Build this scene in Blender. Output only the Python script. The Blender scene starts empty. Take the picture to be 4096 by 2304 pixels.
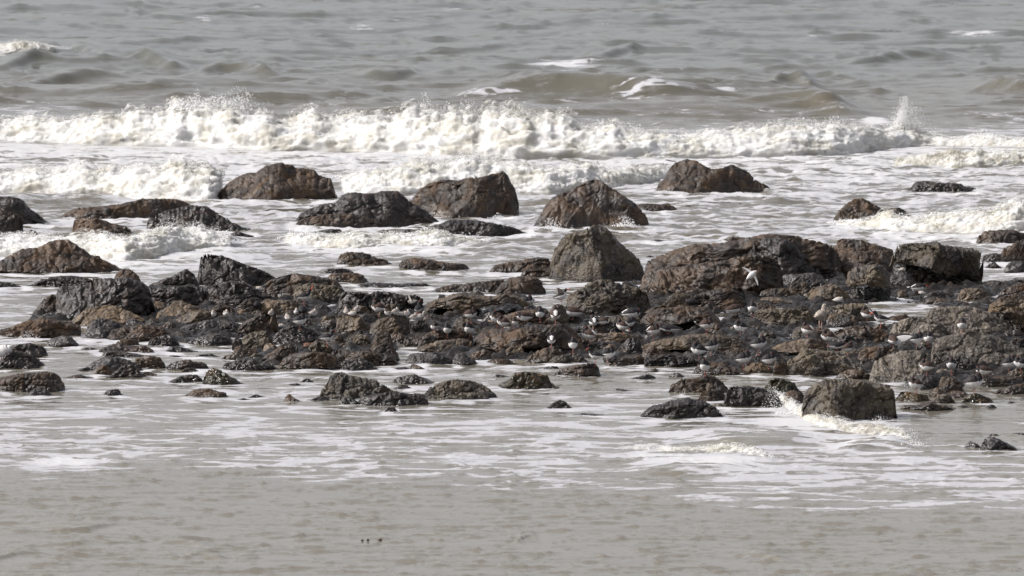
import bpy, math, random
import numpy as np
from mathutils import Vector

# ------------------------------------------------------------------ camera, sky, sun, exposure
SC = bpy.context.scene
F = 22287.0            # focal length in photo pixels (photo 4096 x 2304)
H = 12.0               # height of the viewpoint above the water
P0 = math.radians(5.19)
cam_d = bpy.data.cameras.new("Camera")
cam = bpy.data.objects.new("Camera", cam_d)
SC.collection.objects.link(cam)
cam.location = (0, 0, H)
cam.rotation_euler = (math.radians(90) - P0, 0, 0)
cam_d.sensor_width = 22.3
cam_d.lens = 22.3 * F / 4096.0
cam_d.clip_start = 1.0
cam_d.clip_end = 60000.0
cam_d.dof.use_dof = True
cam_d.dof.focus_distance = 118.0
cam_d.dof.aperture_fstop = 2.0
SC.camera = cam

SUN_DIR = Vector((-0.76, -0.06, 0.64)).normalized()      # towards the sun
elev = math.asin(SUN_DIR.z)
world = bpy.data.worlds.new("World")
SC.world = world
world.use_nodes = True
wn = world.node_tree
for n in list(wn.nodes): wn.nodes.remove(n)
wo = wn.nodes.new('ShaderNodeOutputWorld')
wb = wn.nodes.new('ShaderNodeBackground')
sky = wn.nodes.new('ShaderNodeTexSky')
sky.sky_type = 'NISHITA'
sky.sun_disc = False
sky.sun_elevation = elev
sky.sun_rotation = math.atan2(SUN_DIR.x, SUN_DIR.y)
sky.dust_density = 4.0
sky.air_density = 1.0
hs = wn.nodes.new('ShaderNodeHueSaturation')
hs.inputs['Saturation'].default_value = 0.24
wn.links.new(sky.outputs[0], hs.inputs['Color'])
tint = wn.nodes.new('ShaderNodeMix'); tint.data_type = 'RGBA'; tint.blend_type = 'MULTIPLY'
tint.inputs[0].default_value = 1.0; tint.inputs[7].default_value = (1.01, 0.985, 0.995, 1)
wn.links.new(hs.outputs[0], tint.inputs[6])
wn.links.new(tint.outputs[2], wb.inputs[0])
wb.inputs[1].default_value = 0.145
wn.links.new(wb.outputs[0], wo.inputs[0])
sd = bpy.data.lights.new("Sun", 'SUN')
sd.energy = 3.6
sd.angle = math.radians(1.0)
sd.color = (1.0, 0.965, 0.93)
so = bpy.data.objects.new("Sun", sd)
SC.collection.objects.link(so)
so.rotation_euler = SUN_DIR.to_track_quat('Z', 'Y').to_euler()
SC.cycles.transparent_max_bounces = 32
SC.view_settings.view_transform = 'Standard'
SC.view_settings.look = 'None'
SC.view_settings.exposure = 0.42
SC.view_settings.gamma = 1.0
SC.view_settings.use_curve_mapping = False

# ------------------------------------------------------------------ helpers
cp, sp_ = math.cos(P0), math.sin(P0)
def ray(x, y):
    a = (np.asarray(x, float) - 2048.0) / F
    b = (np.asarray(y, float) - 1152.0) / F
    return a, cp - b * sp_, -sp_ - b * cp
def at_z(x, y, z=0.0):
    a, dy, dz = ray(x, y)
    t = (H - z) / (-dz)
    return a * t, dy * t
def at_Y(x, y, Y):
    a, dy, dz = ray(x, y)
    t = Y / dy
    return a * t, H + dz * t

_rs = np.random.RandomState(7)
PERM = _rs.permutation(4096).astype(np.int64)
GR = _rs.normal(size=(4096, 3)); GR /= np.linalg.norm(GR, axis=1)[:, None]
GR = GR.astype(np.float32)
CP = _rs.rand(4096, 3).astype(np.float32)
def _h(i, j, k):
    return PERM[(PERM[(PERM[i & 4095] + j) & 4095] + k) & 4095]
def perlin(p):
    p = np.asarray(p, np.float32)
    i = np.floor(p).astype(np.int64); f = p - i
    u = f * f * f * (f * (f * 6 - 15) + 10)
    out = 0
    for dx in (0, 1):
        wx = u[:, 0] if dx else 1 - u[:, 0]
        for dy in (0, 1):
            wy = u[:, 1] if dy else 1 - u[:, 1]
            for dz in (0, 1):
                wz = u[:, 2] if dz else 1 - u[:, 2]
                g = GR[_h(i[:, 0] + dx, i[:, 1] + dy, i[:, 2] + dz)]
                d = (f[:, 0] - dx) * g[:, 0] + (f[:, 1] - dy) * g[:, 1] + (f[:, 2] - dz) * g[:, 2]
                out = out + wx * wy * wz * d
    return out * 1.5
def fbm(p, oct=4, gain=0.5, lac=2.03, kind='n'):
    a, s, out = 1.0, 0.0, 0
    q = np.array(p, np.float32)
    for o in range(oct):
        n = perlin(q + 17.3 * o)
        if kind == 'b': n = np.abs(n) * 2 - 0.5
        elif kind == 'r': n = 0.5 - np.abs(n) * 2
        out = out + a * n
        a *= gain; q = q * lac
    return out
def worley(p):
    p = np.asarray(p, np.float32)
    i = np.floor(p).astype(np.int64); f = p - i
    best = np.full(len(p), 9.0, np.float32); sec = best.copy()
    for dx in (-1, 0, 1):
        for dy in (-1, 0, 1):
            for dz in (-1, 0, 1):
                c = CP[_h(i[:, 0] + dx, i[:, 1] + dy, i[:, 2] + dz)]
                d = np.sqrt((c[:, 0] + dx - f[:, 0])**2 + (c[:, 1] + dy - f[:, 1])**2 + (c[:, 2] + dz - f[:, 2])**2)
                nb = np.minimum(best, d)
                sec = np.minimum(sec, np.maximum(best, d)); best = nb
    return best, sec
def sstep(a, b, x):
    t = np.clip((x - a) / (b - a), 0, 1)
    return t * t * (3 - 2 * t)

def mesh_from(name, verts, faces, mats, smooth=True, midx=None):
    me = bpy.data.meshes.new(name)
    v = np.asarray(verts, np.float32); f = np.asarray(faces, np.int32)
    n = f.shape[1]
    me.vertices.add(len(v)); me.vertices.foreach_set('co', v.ravel())
    me.loops.add(f.size); me.loops.foreach_set('vertex_index', f.ravel())
    me.polygons.add(len(f)); me.polygons.foreach_set('loop_start', np.arange(0, f.size, n, dtype=np.int32))
    for m in mats: me.materials.append(m)
    if midx is not None: me.polygons.foreach_set('material_index', np.asarray(midx, np.int32))
    me.polygons.foreach_set('use_smooth', np.full(len(f), bool(smooth)))
    me.update(calc_edges=True); me.validate()
    return me
def link(name, me, parent=None, **props):
    o = bpy.data.objects.new(name, me)
    SC.collection.objects.link(o)
    if parent: o.parent = parent
    for k, v in props.items(): o[k] = v
    return o
def grid_faces(nu, nv, closed_v=False):
    """vertex index = iu*nv + iv"""
    iu = np.arange(nu - 1)[:, None]
    iv = np.arange(nv if closed_v else nv - 1)[None, :]
    jv = (iv + 1) % nv
    a = iu * nv + iv; b = (iu + 1) * nv + iv; c = (iu + 1) * nv + jv; d = iu * nv + jv
    return np.stack([a, b, c, d], -1).reshape(-1, 4)
def grid_normals(V, nu, nv, closed_v=False):
    G = V.reshape(nu, nv, 3)
    du = np.gradient(G, axis=0)
    if closed_v: dv = np.roll(G, -1, 1) - np.roll(G, 1, 1)
    else: dv = np.gradient(G, axis=1)
    n = np.cross(du, dv); l = np.linalg.norm(n, axis=2, keepdims=True)
    return (n / np.maximum(l, 1e-9)).reshape(-1, 3)

# ------------------------------------------------------------------ materials
def nmat(name):
    m = bpy.data.materials.new(name); m.use_nodes = True
    nt = m.node_tree; b = nt.nodes['Principled BSDF']
    return m, nt, b
class NB:
    def __init__(s, nt): s.nt = nt
    def n(s, t, **kw):
        x = s.nt.nodes.new(t)
        for k, v in kw.items(): setattr(x, k, v)
        return x
    def l(s, a, b): s.nt.links.new(a, b)
    def noise(s, vec, scale, detail=4, rough=0.55, dist=0.0):
        x = s.n('ShaderNodeTexNoise'); x.inputs['Scale'].default_value = scale
        x.inputs['Detail'].default_value = detail; x.inputs['Roughness'].default_value = rough
        x.inputs['Distortion'].default_value = dist; s.l(vec, x.inputs['Vector']); return x.outputs['Fac']
    def ramp(s, v, a, b, lo=0.0, hi=1.0):
        x = s.n('ShaderNodeMapRange'); x.interpolation_type = 'SMOOTHSTEP'
        s.l(v, x.inputs[0]); x.inputs[1].default_value = a; x.inputs[2].default_value = b
        x.inputs[3].default_value = lo; x.inputs[4].default_value = hi; return x.outputs[0]
    def mix(s, f, a, b):
        x = s.n('ShaderNodeMix', data_type='RGBA')
        if isinstance(f, float): x.inputs[0].default_value = f
        else: s.l(f, x.inputs[0])
        for i, c in ((6, a), (7, b)):
            if isinstance(c, tuple): x.inputs[i].default_value = (*c, 1)
            else: s.l(c, x.inputs[i])
        return x.outputs[2]
    def m(s, op, a, b=None, c=None):
        x = s.n('ShaderNodeMath', operation=op)
        for i, v in enumerate((a, b, c)):
            if v is None: continue
            if isinstance(v, (int, float)): x.inputs[i].default_value = v
            else: s.l(v, x.inputs[i])
        return x.outputs[0]

def rock_mat(name, lo, hi, patch, patch_amt, speck=0.0, rough=0.75, bump=0.5, wet=0.35):
    m, nt, b = nmat(name); q = NB(nt)
    pos = q.n('ShaderNodeNewGeometry').outputs['Position']
    oi = q.n('ShaderNodeObjectInfo').outputs['Random']
    c = q.mix(q.ramp(q.noise(pos, 2.6, 6, 0.62, 0.6), 0.3, 0.72), lo, hi)
    c = q.mix(q.ramp(q.noise(pos, 11.0, 5, 0.6), 0.45, 0.75, 0, 0.75), c, tuple(x * 0.45 for x in lo))
    pm = q.ramp(q.noise(pos, 1.3, 5, 0.6, 1.2), 0.62 - patch_amt * 0.25, 0.72 - patch_amt * 0.2, 0, 0.8)
    c = q.mix(pm, c, patch)
    vz = q.n('ShaderNodeTexVoronoi'); vz.inputs['Scale'].default_value = 17.0
    q.l(pos, vz.inputs['Vector'])
    if speck >= 1.0:
        vp = q.n('ShaderNodeTexVoronoi'); vp.inputs['Scale'].default_value = 9.0; q.l(pos, vp.inputs['Vector'])
        sr = q.n('ShaderNodeSeparateColor'); q.l(vp.outputs['Color'], sr.inputs[0])
        c = q.mix(q.m('MULTIPLY', q.ramp(vp.outputs['Distance'], 0.5, 0.3), q.m('MULTIPLY', q.ramp(sr.outputs[0], 0.25, 0.9), 0.75)), c, tuple(min(1, x * 1.7 + 0.02) for x in hi))
    if speck > 0:
        sp = q.m('MULTIPLY', q.ramp(vz.outputs['Distance'], 0.34, 0.2), q.ramp(q.noise(pos, 1.8, 3), 0.62 - speck * 0.3, 0.75 - speck * 0.3))
        c = q.mix(q.m('MULTIPLY', sp, 0.75), c, tuple(min(1, x * 1.5 + 0.07) for x in hi))
    hsv = q.n('ShaderNodeHueSaturation')
    hsv.inputs['Saturation'].default_value = 1.12
    q.l(c, hsv.inputs['Color']); q.l(q.m('MULTIPLY_ADD', oi, 0.42, 0.57), hsv.inputs['Value'])
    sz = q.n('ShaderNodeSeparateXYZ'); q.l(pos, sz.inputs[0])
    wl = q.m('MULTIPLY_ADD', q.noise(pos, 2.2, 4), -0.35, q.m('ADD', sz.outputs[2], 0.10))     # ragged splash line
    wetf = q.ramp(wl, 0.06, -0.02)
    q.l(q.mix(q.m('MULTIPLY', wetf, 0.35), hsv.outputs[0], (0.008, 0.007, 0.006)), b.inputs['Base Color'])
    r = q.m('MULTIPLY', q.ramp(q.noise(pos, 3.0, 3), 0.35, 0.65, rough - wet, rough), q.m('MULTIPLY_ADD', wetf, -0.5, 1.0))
    q.l(r, b.inputs['Roughness'])
    hgt = q.m('ADD', q.noise(pos, 22.0, 6, 0.65), q.m('MULTIPLY', vz.outputs['Distance'], -0.55 if speck > 0 else -0.15))
    bp = q.n('ShaderNodeBump'); bp.inputs['Strength'].default_value = bump; bp.inputs['Distance'].default_value = 0.035
    q.l(hgt, bp.inputs['Height']); q.l(bp.outputs[0], b.inputs['Normal'])
    b.inputs['Specular IOR Level'].default_value = 0.4
    return m
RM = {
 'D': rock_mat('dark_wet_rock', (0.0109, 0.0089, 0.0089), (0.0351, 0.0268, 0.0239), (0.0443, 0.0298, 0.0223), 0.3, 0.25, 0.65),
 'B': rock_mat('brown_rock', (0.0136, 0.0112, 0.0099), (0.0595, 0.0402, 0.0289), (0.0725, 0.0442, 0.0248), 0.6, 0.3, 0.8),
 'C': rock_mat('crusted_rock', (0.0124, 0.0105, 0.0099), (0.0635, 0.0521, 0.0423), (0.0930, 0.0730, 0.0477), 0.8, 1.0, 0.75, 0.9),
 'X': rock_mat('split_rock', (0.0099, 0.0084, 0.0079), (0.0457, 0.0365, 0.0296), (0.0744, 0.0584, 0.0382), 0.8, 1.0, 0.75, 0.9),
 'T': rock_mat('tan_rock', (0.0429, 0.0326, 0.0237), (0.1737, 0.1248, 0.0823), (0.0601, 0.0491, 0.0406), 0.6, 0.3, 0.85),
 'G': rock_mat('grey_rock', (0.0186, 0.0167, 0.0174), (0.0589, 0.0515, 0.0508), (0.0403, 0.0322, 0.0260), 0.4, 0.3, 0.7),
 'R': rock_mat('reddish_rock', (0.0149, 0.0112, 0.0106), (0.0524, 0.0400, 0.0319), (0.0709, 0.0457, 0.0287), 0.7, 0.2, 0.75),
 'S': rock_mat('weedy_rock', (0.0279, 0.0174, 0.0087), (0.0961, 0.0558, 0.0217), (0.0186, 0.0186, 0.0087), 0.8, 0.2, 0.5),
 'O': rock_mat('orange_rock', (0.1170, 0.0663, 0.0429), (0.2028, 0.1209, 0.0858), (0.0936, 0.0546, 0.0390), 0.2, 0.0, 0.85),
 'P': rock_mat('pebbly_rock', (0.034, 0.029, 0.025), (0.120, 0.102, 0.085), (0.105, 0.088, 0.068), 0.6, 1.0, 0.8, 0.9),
 'bed': rock_mat('wet_reef_bed', (0.006, 0.005, 0.0045), (0.022, 0.016, 0.013), (0.030, 0.022, 0.014), 0.4, 0.2, 0.6),  # wet bed, near-black to paint the shadow gaps between boulders and in hollows
}

def sea_mat():
    m, nt, b = nmat('sea_water'); q = NB(nt)
    pos = q.n('ShaderNodeNewGeometry').outputs['Position']
    at = q.n('ShaderNodeAttribute', attribute_name='foam').outputs['Fac']
    # foam threads: warped voronoi edges and torn patches
    wn_ = q.n('ShaderNodeTexNoise'); wn_.inputs['Scale'].default_value = 0.8; wn_.inputs['Detail'].default_value = 5
    sc_ = q.n('ShaderNodeVectorMath', operation='MULTIPLY'); q.l(pos, sc_.inputs[0]); sc_.inputs[1].default_value = (0.52, 1.25, 1); pos0 = pos; pos = sc_.outputs[0]
    q.l(pos, wn_.inputs['Vector'])
    va = q.n('ShaderNodeVectorMath', operation='MULTIPLY_ADD')
    q.l(wn_.outputs['Color'], va.inputs[0]); va.inputs[1].default_value = (2.2, 2.2, 0); q.l(pos, va.inputs[2])
    vo = q.n('ShaderNodeTexVoronoi', feature='DISTANCE_TO_EDGE'); vo.inputs['Scale'].default_value = 0.95
    q.l(va.outputs[0], vo.inputs['Vector'])
    lace = q.ramp(vo.outputs['Distance'], 0.22, 0.0)
    vo2 = q.n('ShaderNodeTexVoronoi', feature='DISTANCE_TO_EDGE'); vo2.inputs['Scale'].default_value = 3.2
    q.l(va.outputs[0], vo2.inputs['Vector'])
    lace2 = q.ramp(vo2.outputs['Distance'], 0.25, 0.0)
    pat = q.noise(pos, 0.75, 7, 0.62, 1.0)
    f = q.m('MULTIPLY_ADD', lace, 0.30, q.m('MULTIPLY_ADD', lace2, 0.14, q.m('MULTIPLY', pat, 0.98)))
    # f ~ 0.35..1.0 ; threshold falls as the foam density rises
    d = q.m('ADD', f, q.m('MULTIPLY', at, 0.95))
    foam = q.ramp(d, 1.12, 1.26, 0, 0.95)
    film = q.ramp(d, 0.95, 1.3, 0, 0.30)
    fm = q.m('MAXIMUM', foam, film)
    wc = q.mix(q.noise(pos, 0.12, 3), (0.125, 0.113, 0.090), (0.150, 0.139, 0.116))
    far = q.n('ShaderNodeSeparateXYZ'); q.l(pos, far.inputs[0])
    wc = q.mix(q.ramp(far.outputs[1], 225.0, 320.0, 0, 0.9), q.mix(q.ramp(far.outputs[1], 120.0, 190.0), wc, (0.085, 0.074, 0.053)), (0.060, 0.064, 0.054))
    fc = q.mix(q.ramp(at, 0.42, 0.66), (0.36, 0.36, 0.38), (0.46, 0.46, 0.47))
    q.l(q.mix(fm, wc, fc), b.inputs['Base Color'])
    q.l(q.ramp(fm, 0.0, 1.0, 0.06, 0.7), b.inputs['Roughness'])
    b.inputs['IOR'].default_value = 1.333
    hh = q.m('ADD', q.m('MULTIPLY', q.noise(pos0, 4.0, 5, 0.6), 1.0), q.m('MULTIPLY', fm, 0.35))
    bp = q.n('ShaderNodeBump'); bp.inputs['Strength'].default_value = 0.16; bp.inputs['Distance'].default_value = 0.05
    q.l(hh, bp.inputs['Height']); q.l(bp.outputs[0], b.inputs['Normal'])
    return m
def surf_mat():
    m, nt, b = nmat('breaking_foam'); q = NB(nt)
    pos = q.n('ShaderNodeNewGeometry').outputs['Position']
    at = q.n('ShaderNodeAttribute', attribute_name='foam').outputs['Fac']
    al = q.n('ShaderNodeAttribute', attribute_name='cover').outputs['Fac']
    n1 = q.noise(pos, 1.0, 5, 0.6, 0.8)
    foamc = q.mix(q.ramp(n1, 0.3, 0.65), (0.36, 0.345, 0.30), (0.50, 0.50, 0.495))
    d = q.m('ADD', q.noise(pos, 2.0, 5, 0.6, 0.8), q.m('MULTIPLY', at, 0.62))
    fm = q.ramp(d, 0.62, 1.05)
    q.l(q.mix(fm, (0.25, 0.235, 0.19), foamc), b.inputs['Base Color'])
    q.l(q.ramp(fm, 0, 1, 0.25, 0.9), b.inputs['Roughness'])
    b.inputs['IOR'].default_value = 1.333
    b.inputs['Specular IOR Level'].default_value = 0.2
    b.inputs['Subsurface Weight'].default_value = 0.7
    b.inputs['Subsurface Radius'].default_value = (1, 1, 1)
    b.inputs['Subsurface Scale'].default_value = 0.22
    bp = q.n('ShaderNodeBump'); bp.inputs['Strength'].default_value = 0.5; bp.inputs['Distance'].default_value = 0.05
    q.l(q.noise(pos, 6.0, 6, 0.7, 0.5), bp.inputs['Height']); q.l(bp.outputs[0], b.inputs['Normal'])
    # torn, see-through edges
    av = q.m('ADD', al, q.m('MULTIPLY_ADD', q.noise(pos, 3.5, 7, 0.72, 1.2), 1.5, -0.75))
    tr = q.n('ShaderNodeBsdfTransparent'); ms = q.n('ShaderNodeMixShader')
    q.l(q.ramp(av, 0.3, 0.75), ms.inputs[0]); q.l(tr.outputs[0], ms.inputs[1]); q.l(b.outputs[0], ms.inputs[2])
    q.l(ms.outputs[0], nt.nodes['Material Output'].inputs['Surface'])
    return m
def plain(name, col, rough=0.6, var=0.0, vs=30.0, col2=None):
    m, nt, b = nmat(name); q = NB(nt)
    tc = q.n('ShaderNodeTexCoord').outputs['Object']
    c2 = col2 if col2 else tuple(x * (1 - var) for x in col)
    q.l(q.mix(q.ramp(q.noise(tc, vs, 3), 0.35, 0.65), col, c2), b.inputs['Base Color'])
    b.inputs['Roughness'].default_value = rough
    b.inputs['Specular IOR Level'].default_value = 0.15 if 'plumage' in name else 0.5
    return m
M_SEA = sea_mat(); M_SURF = surf_mat()
M_BLACK = plain('black_plumage', (0.022, 0.020, 0.022), 0.6, 0.4)
M_BROWNP = plain('brown_plumage', (0.055, 0.036, 0.030), 0.7, 0.35)
M_WHITE = plain('white_plumage', (0.58, 0.57, 0.56), 0.8, 0.12)
M_ORANGE = plain('orange_bill', (0.85, 0.10, 0.02), 0.4, 0.1)
M_PINK = plain('pink_leg', (0.42, 0.15, 0.12), 0.5, 0.1)
M_GREYP = plain('grey_plumage', (0.30, 0.26, 0.24), 0.8, 0.3, 60.0)
M_PALEP = plain('pale_plumage', (0.42, 0.38, 0.34), 0.8, 0.25, 60.0)
M_DARKLEG = plain('dark_leg', (0.06, 0.05, 0.045), 0.5, 0.2)
M_GULL = plain('mottled_plumage', (0.40, 0.36, 0.31), 0.8, 0.5, 38.0, (0.13, 0.105, 0.085))
M_GULLLEG = plain('gull_leg', (0.45, 0.28, 0.22), 0.5, 0.1)
M_SPRAY = plain('spray_water', (0.7, 0.7, 0.7), 0.5, 0.02)
M_WEED = plain('dark_seaweed', (0.045, 0.02, 0.012), 0.4, 0.3)
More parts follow.
